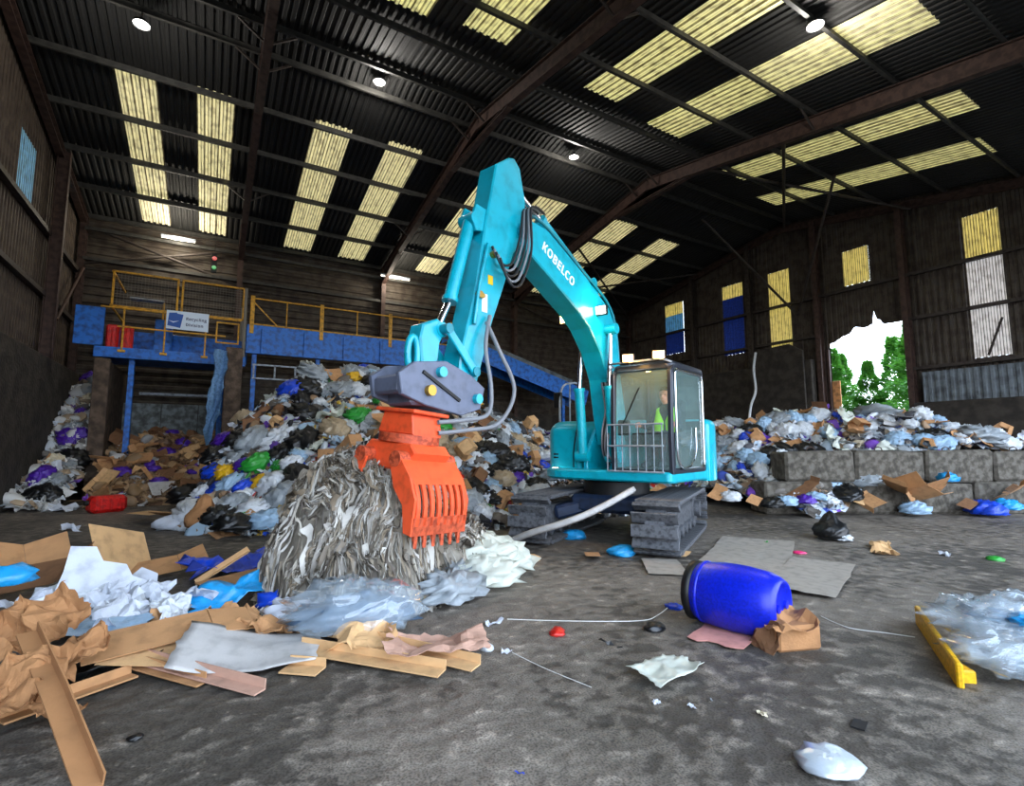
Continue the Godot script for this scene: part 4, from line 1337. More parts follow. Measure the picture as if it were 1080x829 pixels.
func build_boom(t: Node3D) -> void:
	var b := node("boom", Vector3.ZERO, 0, t)
	var st := S()
	var W := 0.2
	prism(st, v2([0.0, 1.66, 0.3, 1.62, 0.44, 2.1, 0.57, 2.75, 0.82, 3.2, 1.15, 3.55, 1.45, 3.74, 2.3, 4.14, 2.8, 4.36, 2.98, 4.52, 2.97, 4.72, 2.8, 4.85, 2.34, 4.84, 1.38, 4.45, 0.5, 4.02, 0.24, 3.7, 0.1, 2.77, -0.1, 1.9]), -W, W, SIDE, 0.02)
	obj("boom_box", st, M.teal, b)
	var d := Vector2(1.55 - 2.75, 4.11 - 4.66).normalized()
	var xf := Transform3D(Basis(Vector3(0, d.y, -d.x), Vector3(0, -d.x, -d.y).normalized(), Vector3(-1, 0, 0)), E(2.04, 4.37, W + 0.004))
	text("lettering", "KOBELCO", 0.155, M.white_paint, b, xf)
	st = S(true)
	cyl(st, E(2.9, 4.6, -0.27), E(2.9, 4.6, 0.27), 0.1, -1, 18)
	cyl(st, E(0.15, 1.78, -0.34), E(0.15, 1.78, 0.34), 0.1, -1, 18)
	obj("pin", st, M.teal_dark, b)
	st = S()
	for l in [-0.11, 0.11]: prism(st, v2([0.7, 4.1, 0.95, 4.22, 0.92, 4.42, 0.78, 4.44]), l - 0.025, l + 0.025, SIDE, 0.006)
	obj("ram_bracket", st, M.teal, b)
	work_lamp(b, E(0.98, 3.86, 0.31), Vector3(-0.15, -0.1, -1).normalized(), 0.17, 0.13, M.lamp_white, Color(1, 0.97, 0.92), 0.4)
	work_lamp(b, E(1.18, 3.76, -0.3), Vector3(0.1, -0.1, -1).normalized(), 0.14, 0.13, M.lamp_amber, Color(1, 0.8, 0.5), 0.4)
	for s in [-1.0, 1.0]:
		ram(t, "boom_cylinder", E(0.62, 1.42, 0.3 * s), E(0.72, 2.55, 0.3 * s), E(0.62, 3.6, 0.28 * s), 0.085)
	ram(t, "stick_cylinder", E(0.85, 4.4, 0.0), E(2.2, 5.05, 0.0), E(3.05, 5.42, 0.0), 0.085)
	# pipes on the boom back
	for l in [-0.14, 0.16]:
		st = S(true)
		tube(st, spline([E(0.1, 2.6, l), E(0.18, 3.6, l), E(0.46, 4.1, l), E(1.36, 4.52, l), E(2.32, 4.91, l), E(2.75, 4.93, l)], 24), 0.025, 6)
		obj("pipe", st, M.teal_dark, b)
	# stick
	var k := node("stick", Vector3.ZERO, 0, t)
	st = S()
	prism(st, v2([2.92, 5.55, 3.05, 5.66, 3.16, 5.62, 3.44, 5.4, 3.64, 4.5, 3.81, 3.62, 3.92, 3.2, 4.06, 2.74, 4.1, 2.3, 4.02, 2.1, 3.88, 2.06, 3.76, 2.42, 3.5, 3.19, 3.26, 3.75, 3.06, 4.26, 2.82, 4.52, 2.8, 5.1]), -0.16, 0.16, SIDE, 0.02)
	obj("stick_box", st, M.teal, k)
	st = S()
	for l in [-0.1, 0.1]: prism(st, v2([3.5, 4.7, 3.78, 4.72, 3.86, 4.5, 3.78, 4.36, 3.62, 4.4]), l - 0.025, l + 0.025, SIDE, 0.006)
	obj("ram_bracket", st, M.teal, k)
	ram(t, "grab_cylinder", E(3.78, 4.52, 0), E(4.1, 3.42, 0), E(4.33, 2.96, 0), 0.085)
	st = S()
	box(st, E(3.55, 3.75, 0.163), Vector3(0.01, 0.12, 0.09), 0.0)
	obj("warning_label", st, M.sticker_yellow, k)
	st = S()
	box(st, E(3.66, 3.42, 0.163), Vector3(0.01, 0.24, 0.1), 0.0)
	obj("data_label", st, M.white_paint, k)
	for q in [[3.4, 4.1, 0.05], [3.66, 3.5, 0.05]]:
		st = S(true)
		cyl(st, E(q[0] + 0.12, q[1], 0.15), E(q[0] + 0.12, q[1], 0.22), 0.045, -1, 10)
		cyl(st, E(q[0] + 0.05, q[1], 0.15), E(q[0] + 0.05, q[1], 0.2), 0.03, -1, 8)
		obj("valve", st, M.brass, k)
	for l in [0.19, 0.21]:
		st = S(true)
		tube(st, [E(3.44 + l, 4.2, l), E(3.6 + l, 3.6, l), E(3.68 + l, 3.1, l)], 0.022, 8)
		obj("pipe", st, M.teal, k)
	# hoses looping from boom to stick
	for i in 5:
		st = S(true)
		var l := 0.19 + 0.035 * i
		var dr := 0.12 * i
		tube(st, spline([E(2.7 - 0.03 * i, 4.95, l), E(2.95, 4.9, l + 0.05), E(3.05 - 0.02 * i, 4.45 - dr * 0.4, l + 0.06), E(3.22, 4.05 - dr * 0.7, l + 0.06), E(3.42, 4.0 - dr * 0.6, l + 0.04), E(3.55, 4.2 - dr * 0.4, l)], 26), 0.018, 7)
		obj("hose", st, M.hose_grey if i % 2 else M.rubber, k)
	# link between ram, stick and hitch
	var q := node("tipping_link", Vector3.ZERO, 0, t)
	for l in [-0.21, 0.21]:
		st = S()
		bar(st, E(4.33, 2.96, l), E(3.87, 2.5, l), 0.04, 0.11, Vector3.UP, 0.012)
		obj("arm", st, M.teal, q)
	st = S(true)
	cyl(st, E(4.33, 2.96, -0.25), E(4.33, 2.96, 0.25), 0.06, -1, 14)
	cyl(st, E(3.87, 2.5, -0.25), E(3.87, 2.5, 0.25), 0.06, -1, 14)
	obj("pin", st, M.teal_dark, q)
	st = S()
	prism(st, v2([4.22, 3.0, 4.4, 3.08, 4.62, 2.98, 4.66, 2.82, 4.6, 2.32, 4.42, 2.3, 4.36, 2.8]), -0.12, 0.12, SIDE, 0.02)
	obj("link_body", st, M.teal, q)
	st = S(true)
	var ring := []
	for i in 21: ring.append(E(4.72 + 0.07 * cos(TAU * i / 20), 2.62 + 0.2 * sin(TAU * i / 20), 0.06))
	tube(st, ring, 0.04, 8)
	obj("lifting_eye", st, M.teal, q)
	# quick hitch
	var y := node("quick_hitch", Vector3.ZERO, 0, t)
	for l in [-0.24, 0.24]:
		st = S()
		prism(st, v2([3.76, 2.3, 3.84, 2.04, 4.15, 1.95, 4.7, 2.04, 5.02, 2.14, 5.06, 2.36, 4.85, 2.5, 4.4, 2.56, 4.0, 2.44]), l - 0.035, l + 0.035, SIDE, 0.01)
		obj("side_plate", st, M.hitch_grey, y)
	st = S()
	box(st, E(4.4, 2.12, 0), Vector3(0.44, 0.16, 0.9), 0.03)
	box(st, E(4.95, 2.26, 0), Vector3(0.44, 0.2, 0.16), 0.03)
	obj("cross_block", st, M.hitch_grey, y)
	st = S()
	bar(st, E(4.75, 2.4, 0.285), E(4.2, 2.12, 0.285), 0.03, 0.035)
	obj("groove_bar", st, M.black_metal, y)
	for p in [[3.92, 2.16, M.teal], [4.5, 2.42, M.teal], [4.66, 2.2, M.brass]]:
		st = S(true)
		cyl(st, E(p[0], p[1], -0.34), E(p[0], p[1], 0.34), 0.06, -1, 14)
		obj("pin", st, p[2], y)
	# long loops of hose down to the grab
	for i in 2:
		st = S(true)
		tube(st, spline([E(3.62 + i * 0.06, 3.25 - 0.1 * i, 0.22), E(3.78 - i * 0.12, 2.8, 0.3 + 0.1 * i), E(3.72 - i * 0.3, 2.3, 0.34 + 0.12 * i), E(3.8 - i * 0.2, 1.98 - i * 0.1, 0.36), E(4.15, 1.9 - i * 0.12, 0.34), E(4.5, 1.86 - i * 0.12, 0.26)], 30), 0.026, 8)
		obj("hose", st, M.hose_grey, y)

func build_grab(t: Node3D) -> void:
	var g := node("sorting_grab", E(4.66, 2.0, 0.02), 0, t)
	g.basis = Basis(Vector3(0.643, 0, 0.766), 0.12) * Basis(Vector3.UP, 0.1)
	g.scale = Vector3.ONE * 0.92
	var st := S()
	box(st, Vector3(0, -0.03, 0), Vector3(0.66, 0.045, 0.6), 0.012)
	obj("top_plate", st, M.orange, g)
	st = S()
	prism(st, [Vector2(-0.3, -0.3), Vector2(0.3, -0.3), Vector2(0.24, -0.05), Vector2(-0.24, -0.05)], -0.24, 0.24, Transform3D(), 0.012)
	obj("head", st, M.orange, g)
	for q in [[-0.06, 0.24, M.white_paint], [0.12, 0.24, M.sticker_yellow]]:
		st = S(true)
		cyl(st, Vector3(q[0], -0.17, q[1]), Vector3(q[0], -0.17, q[1] + 0.008), 0.05, -1, 16)
		obj("label_disc", st, q[2], g)
	st = S(true)
	cyl(st, Vector3(0, -0.3, 0), Vector3(0, -0.4, 0), 0.36, -1, 32)
	obj("turntable", st, M.orange_worn, g)
	st = S()
	prism(st, [Vector2(-0.44, -0.5), Vector2(-0.3, -0.72), Vector2(0.3, -0.72), Vector2(0.44, -0.5), Vector2(0.34, -0.4), Vector2(-0.34, -0.4)], -0.3, 0.3, Transform3D(), 0.02)
	obj("body", st, M.orange, g)
	for s in [-1.0, 1.0]:
		var j := node("jaw", Vector3(0.29 * s, -0.58, 0), 0, g)
		j.rotation.z = (0.42 if s < 0 else 0.25) * s
		var outer := []
		var inner := []
		for i in 11:
			var a := i / 10.0
			var p := Vector2(s * (0.07 + 0.2 * sin(a * 2.6) - 0.14 * a), -0.86 * a)
			outer.append(p)
			inner.append(Vector2(p.x - s * 0.035, p.y))
		inner.reverse()
		# solid upper plate
		st = S()
		prism(st, outer.slice(0, 5) + inner.slice(6, 11), -0.42, 0.42, Transform3D(), 0.006)
		obj("upper_plate", st, M.orange, j)
		st = S(true)
		cyl(st, Vector3(0, 0, -0.46), Vector3(0, 0, 0.46), 0.09, -1, 16)
		obj("hinge", st, M.orange_worn, j)
		for i in 8:
			st = S()
			var z := -0.385 + 0.11 * i
			prism(st, outer.slice(4, 10) + inner.slice(1, 7), z - 0.028, z + 0.028, Transform3D(), 0.004)
			obj("slat", st, M.orange, j)
		st = S()
		prism(st, outer.slice(8, 11) + inner.slice(0, 3), -0.43, 0.43, Transform3D(), 0.006)
		obj("cutting_edge", st, M.orange_worn, j)
		for z in [-0.43, 0.43]:
			st = S()
			prism(st, [Vector2(0.06 * s, 0.04), Vector2(outer[3].x, outer[3].y), Vector2(outer[6].x, outer[6].y), Vector2(outer[10].x, outer[10].y), Vector2(outer[10].x - 0.1 * s, outer[10].y + 0.06), Vector2(outer[6].x - 0.2 * s, outer[6].y), Vector2(-0.1 * s, -0.3), Vector2(-0.1 * s, 0.0)], z - 0.018, z + 0.018, Transform3D(), 0.005)
			obj("cheek_plate", st, M.orange, j)
		for i in 6:
			st = S()
			prism(st, [outer[9] + Vector2(0, 0.03), outer[10], outer[10] + Vector2(-0.05 * s, -0.12), outer[10] + Vector2(-0.05 * s, 0.0)], -0.38 + 0.14 * i, -0.33 + 0.14 * i, Transform3D(), 0.004)
			obj("tooth", st, M.orange_worn, j)
	st = S(true)
	cyl(st, Vector3(-0.3, -0.55, 0.36), Vector3(0.3, -0.62, 0.36), 0.06, -1, 14)
	obj("ram", st, M.orange_worn, g)

# ---------- the operator ----------
func build_operator() -> void:
	var t := thing("person", "operator in a lime hi-vis vest sitting at the excavator controls", "person", P(6.32, 0, 7.0), 1.909)
	var o := E(-0.1, 1.7, 0.9)
	var b := []
	var B := func(a: Vector3, c: Vector3, r0: float, r1: float) -> void: b.append([a + o, c + o, r0, r1])
	B.call(E(-0.12, 0.06), E(-0.14, 0.28), 0.15, 0.14)
	B.call(E(-0.14, 0.28), E(-0.1, 0.5), 0.15, 0.13)
	B.call(E(-0.1, 0.47, -0.15), E(-0.1, 0.47, 0.15), 0.075, 0.075)
	B.call(E(-0.1, 0.5), E(-0.07, 0.64), 0.06, 0.055)
	for s in [-1.0, 1.0]:
		B.call(E(-0.1, 0.46, 0.18 * s), E(0.02, 0.22, 0.27 * s), 0.06, 0.048)
		B.call(E(0.02, 0.22, 0.27 * s), E(0.27, 0.24, 0.33 * s), 0.046, 0.034)
		B.call(E(-0.12, 0.06, 0.1 * s), E(0.32, 0.08, 0.13 * s), 0.095, 0.07)
		B.call(E(0.32, 0.08, 0.13 * s), E(0.42, -0.36, 0.13 * s), 0.068, 0.045)
		B.call(E(0.42, -0.4, 0.13 * s), E(0.6, -0.42, 0.14 * s), 0.05, 0.04)
	var st := S(true)
	nets(st, b, 0.022, 0.05)
	obj("body", st, M.workwear, t)
	# head, on its own finer grid
	b.clear()
	B.call(E(-0.06, 0.76), E(-0.05, 0.8), 0.092, 0.098)
	B.call(E(0.0, 0.7), E(0.0, 0.68), 0.06, 0.05)
	B.call(E(-0.07, 0.56), E(-0.06, 0.7), 0.055, 0.055)
	B.call(E(0.05, 0.77), E(0.075, 0.735), 0.012, 0.018)
	for s in [-1.0, 1.0]: B.call(E(-0.05, 0.78, 0.095 * s), E(-0.06, 0.74, 0.098 * s), 0.02, 0.014)
	st = S(true)
	nets(st, b, 0.011, 0.02)
	obj("head", st, M.skin, t)
	for s in [-1.0, 1.0]:
		st = S(true)
		cyl(st, o + E(0.03, 0.785, 0.036 * s), o + E(0.048, 0.785, 0.036 * s), 0.013, 0.008, 8)
		obj("eye", st, M.hair, t)
	st = S(true)
	tube(st, [o + E(0.05, 0.69, -0.025), o + E(0.056, 0.688, 0), o + E(0.05, 0.69, 0.025)], 0.006, 6)
	obj("mouth", st, M.card_pink, t)
	b.clear()
	B.call(E(-0.09, 0.8), E(-0.06, 0.84), 0.1, 0.088)
	B.call(E(-0.02, 0.865, -0.04), E(-0.02, 0.865, 0.04), 0.04, 0.04)
	st = S(true)
	nets(st, b, 0.013, 0.02)
	obj("hair", st, M.hair, t)
	# hands on the joysticks, five fingers each
	for s in [-1.0, 1.0]:
		b.clear()
		var w := E(0.28, 0.24, 0.33 * s)
		B.call(w, w + E(0.07, 0.02, 0), 0.03, 0.034)
		for i in 4:
			var k := w + E(0.09, 0.035 - 0.02 * i, 0.012 * s)
			B.call(k, k + E(0.04, 0.0, -0.01 * s), 0.0095, 0.009)
			B.call(k + E(0.04, 0.0, -0.01 * s), k + E(0.045, -0.004, -0.045 * s), 0.009, 0.008)
		B.call(w + E(0.03, 0.035, -0.01 * s), w + E(0.075, 0.06, -0.03 * s), 0.012, 0.009)
		st = S(true)
		nets(st, b, 0.007, 0.008)
		obj("hand", st, M.skin, t)
	# vest: two front panels and a back over the shoulders
	b.clear()
	for s in [-1.0, 1.0]:
		B.call(E(-0.05, 0.1, 0.1 * s), E(-0.04, 0.3, 0.1 * s), 0.105, 0.1)
		B.call(E(-0.04, 0.3, 0.1 * s), E(-0.08, 0.5, 0.11 * s), 0.1, 0.075)
	B.call(E(-0.2, 0.1), E(-0.18, 0.46), 0.12, 0.1)
	st = S(true)
	nets(st, b, 0.02, 0.02)
	obj("hi_vis_vest", st, M.hi_vis, t)

# ---------- waste: shapes shared between many pieces ----------
var bag_m := []
var wrap_m := []
var card_m := []
var paper_m := []
var film_m := []
var scrap_m := []
var bottle_m: ArrayMesh
var tied_m: ArrayMesh

# crumpled lump: a sphere pushed about by ridged noise
func lump(sd: int, s: Vector3, amp: float, freq: float, seg := 18, knot := 0.0) -> ArrayMesh:
	var n := noise(sd, freq, 3)
	n.fractal_type = FastNoiseLite.FRACTAL_RIDGED
	var st := S(true)
	var rows := seg * 2 / 3
	var g := []
	for j in rows + 1:
		var row := []
		for i in seg:
			var a := TAU * i / seg
			var b := PI * j / rows
			var p := Vector3(sin(b) * cos(a), cos(b), sin(b) * sin(a))
			var r := 1.0 + amp * n.get_noise_3dv(p * 1.7 + Vector3(sd, 0, 0)) + amp * 0.4 * n.get_noise_3dv(p * 4.6 + Vector3(0, sd, 0))
			if knot > 0 and b < 0.5: r *= 1.0 + knot * (0.5 - b)
			var q := p * r * s
			if q.y < -s.y * 0.45: q.y = -s.y * 0.45 + (q.y + s.y * 0.45) * 0.2
			row.append(q)
		g.append(row)
	for j in rows:
		for i in seg:
			var k := (i + 1) % seg
			quad(st, g[j + 1][k], g[j + 1][i], g[j][i], g[j][k])
	return fin(st)

# crumpled or curled sheet, w by l, with a little thickness
func sheet(sd: int, w: float, l: float, amp: float, freq: float, curl := 0.0, n := 9, smooth := false, rag := 0.0) -> ArrayMesh:
	var ns := noise(sd, freq, 3)
	if smooth: ns.fractal_type = FastNoiseLite.FRACTAL_RIDGED
	else: amp *= 1.5
	var st := S(smooth)
	var g := []
	for j in n + 1:
		var row := []
		for i in n + 1:
			var x := (i / float(n) - 0.5) * w
			var z := (j / float(n) - 0.5) * l
			if rag > 0:
				if i == 0 or i == n: x *= 1.0 + rag * ns.get_noise_2d(z * 9.0, 50.0 + i)
				if j == 0 or j == n: z *= 1.0 + rag * ns.get_noise_2d(x * 9.0, 80.0 + j)
			var y := amp * ns.get_noise_2d(x, z) + curl * (x * x + 0.6 * x * z)
			row.append(Vector3(x + amp * 0.5 * ns.get_noise_2d(x + 9, z), y, z + amp * 0.5 * ns.get_noise_2d(x, z + 9)))
		g.append(row)
	var dn := Vector3(0, -0.004, 0)
	for j in n:
		for i in n:
			quad(st, g[j + 1][i], g[j + 1][i + 1], g[j][i + 1], g[j][i])
			quad(st, g[j][i] + dn, g[j][i + 1] + dn, g[j + 1][i + 1] + dn, g[j + 1][i] + dn)
	for i in n:
		quad(st, g[0][i], g[0][i + 1], g[0][i + 1] + dn, g[0][i] + dn)
		quad(st, g[n][i + 1], g[n][i], g[n][i] + dn, g[n][i + 1] + dn)
		quad(st, g[i + 1][0], g[i][0], g[i][0] + dn, g[i + 1][0] + dn)
		quad(st, g[i][n], g[i + 1][n], g[i + 1][n] + dn, g[i][n] + dn)
	return fin(st)

# cardboard: panels hinged in a row at given angles, each with its own thickness
func panels(w: Array, l: float, angles: Array, flap := 0.0) -> ArrayMesh:
	var st := S()
	var p := Vector3.ZERO
	var a := 0.0
	var tot := 0.0
	for x in w: tot += x
	p.x = -tot * 0.4
	for i in w.size():
		a += angles[i]
		var d := Vector3(cos(a), sin(a), 0)
		var n := Vector3(-sin(a), cos(a), 0)
		box(st, p + d * w[i] * 0.5, Vector3(w[i] - 0.006, 0.007, l), 0.0, Basis(d, n, Vector3(0, 0, 1)))
		if flap > 0:
			for s in [-1.0, 1.0]:
				var fd: Vector3 = Basis(d, n, Vector3(0, 0, 1)) * Vector3(0, sin(0.5 + 0.3 * i), cos(0.5 + 0.3 * i) * s)
				box(st, p + d * w[i] * 0.5 + Vector3(0, 0, l * 0.5 * s) + fd * flap * 0.5, Vector3(w[i] * 0.94, 0.007, flap), 0.0, Basis(d, fd.cross(d).normalized(), fd))
		p += d * w[i]
	return fin(st)

func waste_meshes() -> void:
	for i in 6: bag_m.append(lump(30 + i, Vector3(0.5, 0.3, 0.42), 0.6, 1.1, 26))
	for i in 4: wrap_m.append(lump(60 + i, Vector3(0.5, 0.2, 0.36), 0.85, 1.4, 28))
	tied_m = lump(90, Vector3(0.46, 0.42, 0.46), 0.32, 1.3, 20, 1.3)
	card_m = [panels([0.5, 0.5], 0.7, [0.0, 0.35]), panels([0.35, 0.5, 0.35], 0.6, [-0.5, 0.6, 0.7]), panels([0.9], 0.6, [0.0]), panels([0.4, 0.45, 0.4, 0.45], 0.4, [0.1, 1.4, 1.3, 1.2], 0.18), panels([0.2, 0.7], 1.0, [1.2, -1.2], 0.15), panels([0.5, 0.12, 0.5], 0.6, [0.1, 0.2, -0.1], 0.2), panels([0.16, 0.16], 1.2, [0.1, 0.4])]
	for i in 4: paper_m.append(sheet(120 + i, 0.7, 0.5, 0.16, 1.8, 0.5 if i % 2 else -0.3, 8))
	for i in 4: film_m.append(sheet(140 + i, 1.0, 0.8, 0.3, 1.1, 0.5, 16, true, 0.1))
	for i in 3: scrap_m.append(sheet(160 + i, 1.0, 0.7, 0.3, 1.6, 0.4, 4))
	scrap_m.append(lump(170, Vector3(0.5, 0.3, 0.4), 0.5, 1.4, 9))
	scrap_m.append(panels([0.6], 0.8, [0.0]))
	var st := S(true)
	lathe(st, [Vector2(0.0, 0.0), Vector2(0.04, 0.0), Vector2(0.045, 0.02), Vector2(0.045, 0.16), Vector2(0.035, 0.2), Vector2(0.015, 0.24), Vector2(0.015, 0.27), Vector2(0.0, 0.27)], 12)
	bottle_m = fin(st)

# ---------- heaps ----------
var hn: FastNoiseLite

# cones [x, depth, height, slope], joined smoothly
func heap_h(cones: Array, x: float, d: float, rough: float) -> float:
	var s := 0.0
	for c in cones:
		var q: float = c[2] - c[3] * Vector2(x - c[0], d - c[1]).length()
		s += exp(q * 3.0)
	var h := log(s + 0.6) / 3.0
	return h + rough * hn.get_noise_2d(x * 1.4, d * 1.4) if h > 0.02 else h

func heap_n(cones: Array, x: float, d: float, rough: float) -> Vector3:
	var e := 0.15
	return Vector3(heap_h(cones, x - e, d, rough) - heap_h(cones, x + e, d, rough), 2 * e, -(heap_h(cones, x, d - e, rough) - heap_h(cones, x, d + e, rough))).normalized()

const PALETTES := {
	"mixed": [[0.75, 0.78, 0.8, 5], [0.45, 0.5, 0.54, 4], [0.32, 0.2, 0.11, 5], [0.02, 0.02, 0.025, 4], [0.35, 0.48, 0.6, 2], [0.02, 0.08, 0.5, 1], [0.5, 0.05, 0.04, 0.6], [0.6, 0.4, 0.04, 0.7], [0.06, 0.3, 0.06, 0.6], [0.12, 0.04, 0.35, 0.5], [0.14, 0.12, 0.1, 6]],
	"brown": [[0.32, 0.2, 0.1, 8], [0.42, 0.27, 0.15, 5], [0.14, 0.08, 0.045, 5], [0.2, 0.06, 0.4, 0.6], [0.5, 0.5, 0.5, 1]],
	"pale": [[0.7, 0.7, 0.68, 8], [0.5, 0.5, 0.48, 5], [0.38, 0.28, 0.18, 3], [0.12, 0.11, 0.1, 3], [0.18, 0.08, 0.4, 0.5], [0.5, 0.55, 0.6, 2]],
	"bluish": [[0.7, 0.74, 0.8, 5], [0.42, 0.52, 0.62, 5], [0.34, 0.22, 0.13, 5], [0.05, 0.1, 0.5, 1.2], [0.2, 0.07, 0.5, 1.2], [0.05, 0.05, 0.06, 3], [0.2, 0.18, 0.16, 4], [0.5, 0.42, 0.3, 2]]}

func pick(w: Array) -> int:
	var tot := 0.0
	for e in w: tot += e
	var r := rng.randf() * tot
	for i in w.size():
		r -= w[i]
		if r <= 0: return i
	return w.size() - 1

func pal_color(pal: Array) -> Color:
	var c: Array = pal[pick(pal.map(func(e): return e[3]))]
	var v := rng.randf_range(0.7, 1.15)
	return Color(c[0] * v, c[1] * v, c[2] * v)

# the body of a heap and its small loose scraps
func heap(called: String, label: String, cones: Array, x0: float, x1: float, d0: float, d1: float, rough: float, pal_name: String, n_scrap: int, size: float, keep: Callable) -> Node3D:
	var pal: Array = PALETTES[pal_name]
	var t := thing(called, label, "waste heap", P((x0 + x1) / 2, 0, (d0 + d1) / 2))
	var o := -t.position
	var st := S()
	var step := 0.16
	var nx := int((x1 - x0) / step)
	var nd := int((d1 - d0) / step)
	for j in nd:
		for i in nx:
			var v := []
			var top := -1.0
			for q in [[0, 0], [1, 0], [1, 1], [0, 1]]:
				var x: float = x0 + (i + q[0]) * step
				var d: float = d0 + (j + q[1]) * step
				var h := heap_h(cones, x, d, rough)
				top = maxf(top, h)
				v.append(o + P(x, maxf(h - 0.12, -0.05), d))
			if top < 0.02 or not keep.call(x0 + (i + 0.5) * step, d0 + (j + 0.5) * step): continue
			var c := pal_color(pal)
			for k in [0, 2, 1, 0, 3, 2]:
				st.set_color(c)
				st.add_vertex(v[k])
	tag(obj("packed_waste", st, M.mixed_scrap, t), "", "", "", "stuff")
	# scraps: a few shapes, each one MultiMesh
	var per := []
	for m in scrap_m: per.append([])
	var tries := 0
	var made := 0
	while made < n_scrap and tries < n_scrap * 12:
		tries += 1
		var x := rng.randf_range(x0, x1)
		var d := rng.randf_range(d0, d1)
		var h := heap_h(cones, x, d, rough)
		if h < 0.03 or not keep.call(x, d): continue
		var n := heap_n(cones, x, d, rough)
		var s := size * rng.randf_range(0.45, 1.4)
		var b := Basis(Quaternion(Vector3.UP, (n + Vector3(rng.randf_range(-1, 1), rng.randf_range(-0.4, 1), rng.randf_range(-1, 1)) * 0.9).normalized())) * Basis(Vector3.UP, rng.randf() * TAU)
		per[rng.randi() % scrap_m.size()].append([Transform3D(b.scaled_local(Vector3(s, s * rng.randf_range(0.5, 1.2), s * rng.randf_range(0.3, 1.0))), o + P(x, h - 0.08 + rng.randf() * 0.06, d)), pal_color(pal)])
		made += 1
	for k in scrap_m.size():
		var mm := MultiMesh.new()
		mm.transform_format = MultiMesh.TRANSFORM_3D
		mm.use_colors = true
		mm.mesh = scrap_m[k]
		mm.instance_count = per[k].size()
		for i in per[k].size():
			mm.set_instance_transform(i, per[k][i][0])
			mm.set_instance_color(i, per[k][i][1])
		var mi := MultiMeshInstance3D.new()
		mi.multimesh = mm
		mi.material_override = M.mixed_scrap
		mi.name = uniq(t, "loose_scraps")
		tag(mi, "", "", "", "stuff")
		t.add_child(mi, true)
	return t

# kinds: name, label, category, meshes, material, size, weight
func strew(kinds: Array, n: int, cones: Array, x0: float, x1: float, d0: float, d1: float, rough: float, where: String, keep: Callable) -> void:
	var made := 0
	var tries := 0
	var spots := []
	var named := {}
	while made < n and tries < n * 60:
		tries += 1
		var x := rng.randf_range(x0, x1)
		var d := rng.randf_range(d0, d1)
		var h := heap_h(cones, x, d, rough)
		if h < 0.08 or not keep.call(x, d): continue
		var kd: Array = kinds[pick(kinds.map(func(e): return e[5]))]
		var s: float = kd[4] * rng.randf_range(0.7, 1.35)
		var bad := false
		for q in spots:
			if Vector2(q.x - x, q.y - d).length() < 0.3 * (s + q.z): bad = true; break
		if bad: continue
		spots.append(Vector3(x, d, s))
		var nm := heap_n(cones, x, d, rough)
		var wild: float = 0.35 if kd[0] in ["plastic_bag", "bin_bag", "plastic_wrap"] else 0.8
		var b := Basis(Quaternion(Vector3.UP, (nm + Vector3(rng.randf_range(-1, 1), rng.randf_range(-0.2, 1), rng.randf_range(-1, 1)) * wild).normalized())) * Basis(Vector3.UP, rng.randf() * TAU)
		var meshes: Array = kd[2]
		var o := put(kd[0], meshes[rng.randi() % meshes.size()], M[kd[3]], self, Transform3D(b.scaled_local(Vector3(s, s * rng.randf_range(0.8, 1.1), s * rng.randf_range(0.75, 1.1))), P(x, h + 0.02, d)))
		var words := where_words(x, d, h, x0, x1, cones)
		var big := "large " if s > kd[4] * 1.12 else ("small " if s < kd[4] * 0.88 else "")
		var lb: String = big + kd[1] + " " + words + " " + where
		tag(o, lb, kd[6], kd[1] + "s " + where)
		if not named.has(lb): named[lb] = []
		named[lb].append([(x * 0.861 - d * 0.509) / (x * 0.509 + d * 0.861), o])
		made += 1
	for lb in named:   # look-alikes in one place are told apart by their order
		if named[lb].size() < 2: continue
		named[lb].sort_custom(func(p, q): return p[0] < q[0])
		for i in named[lb].size(): named[lb][i][1].set_meta("label", lb + ", " + ORD[mini(i, 9)] + " from left")

func where_words(x: float, d: float, h: float, x0: float, x1: float, cones: Array) -> String:
	var top := 0.0
	for c in cones: top = maxf(top, c[2])
	var v := "low on" if h < top * 0.3 else ("halfway up" if h < top * 0.62 else "high on")
	var at := (x - x0) / (x1 - x0)
	var u := "far left" if at < 0.2 else ("left" if at < 0.4 else ("middle" if at < 0.6 else ("right" if at < 0.8 else "far right")))
	return v + " the " + u

func kind(called: String, label: String, meshes: Array, m: String, size: float, weight: float, cat: String) -> Array:
	return [called, label, meshes, m, size, weight, cat]

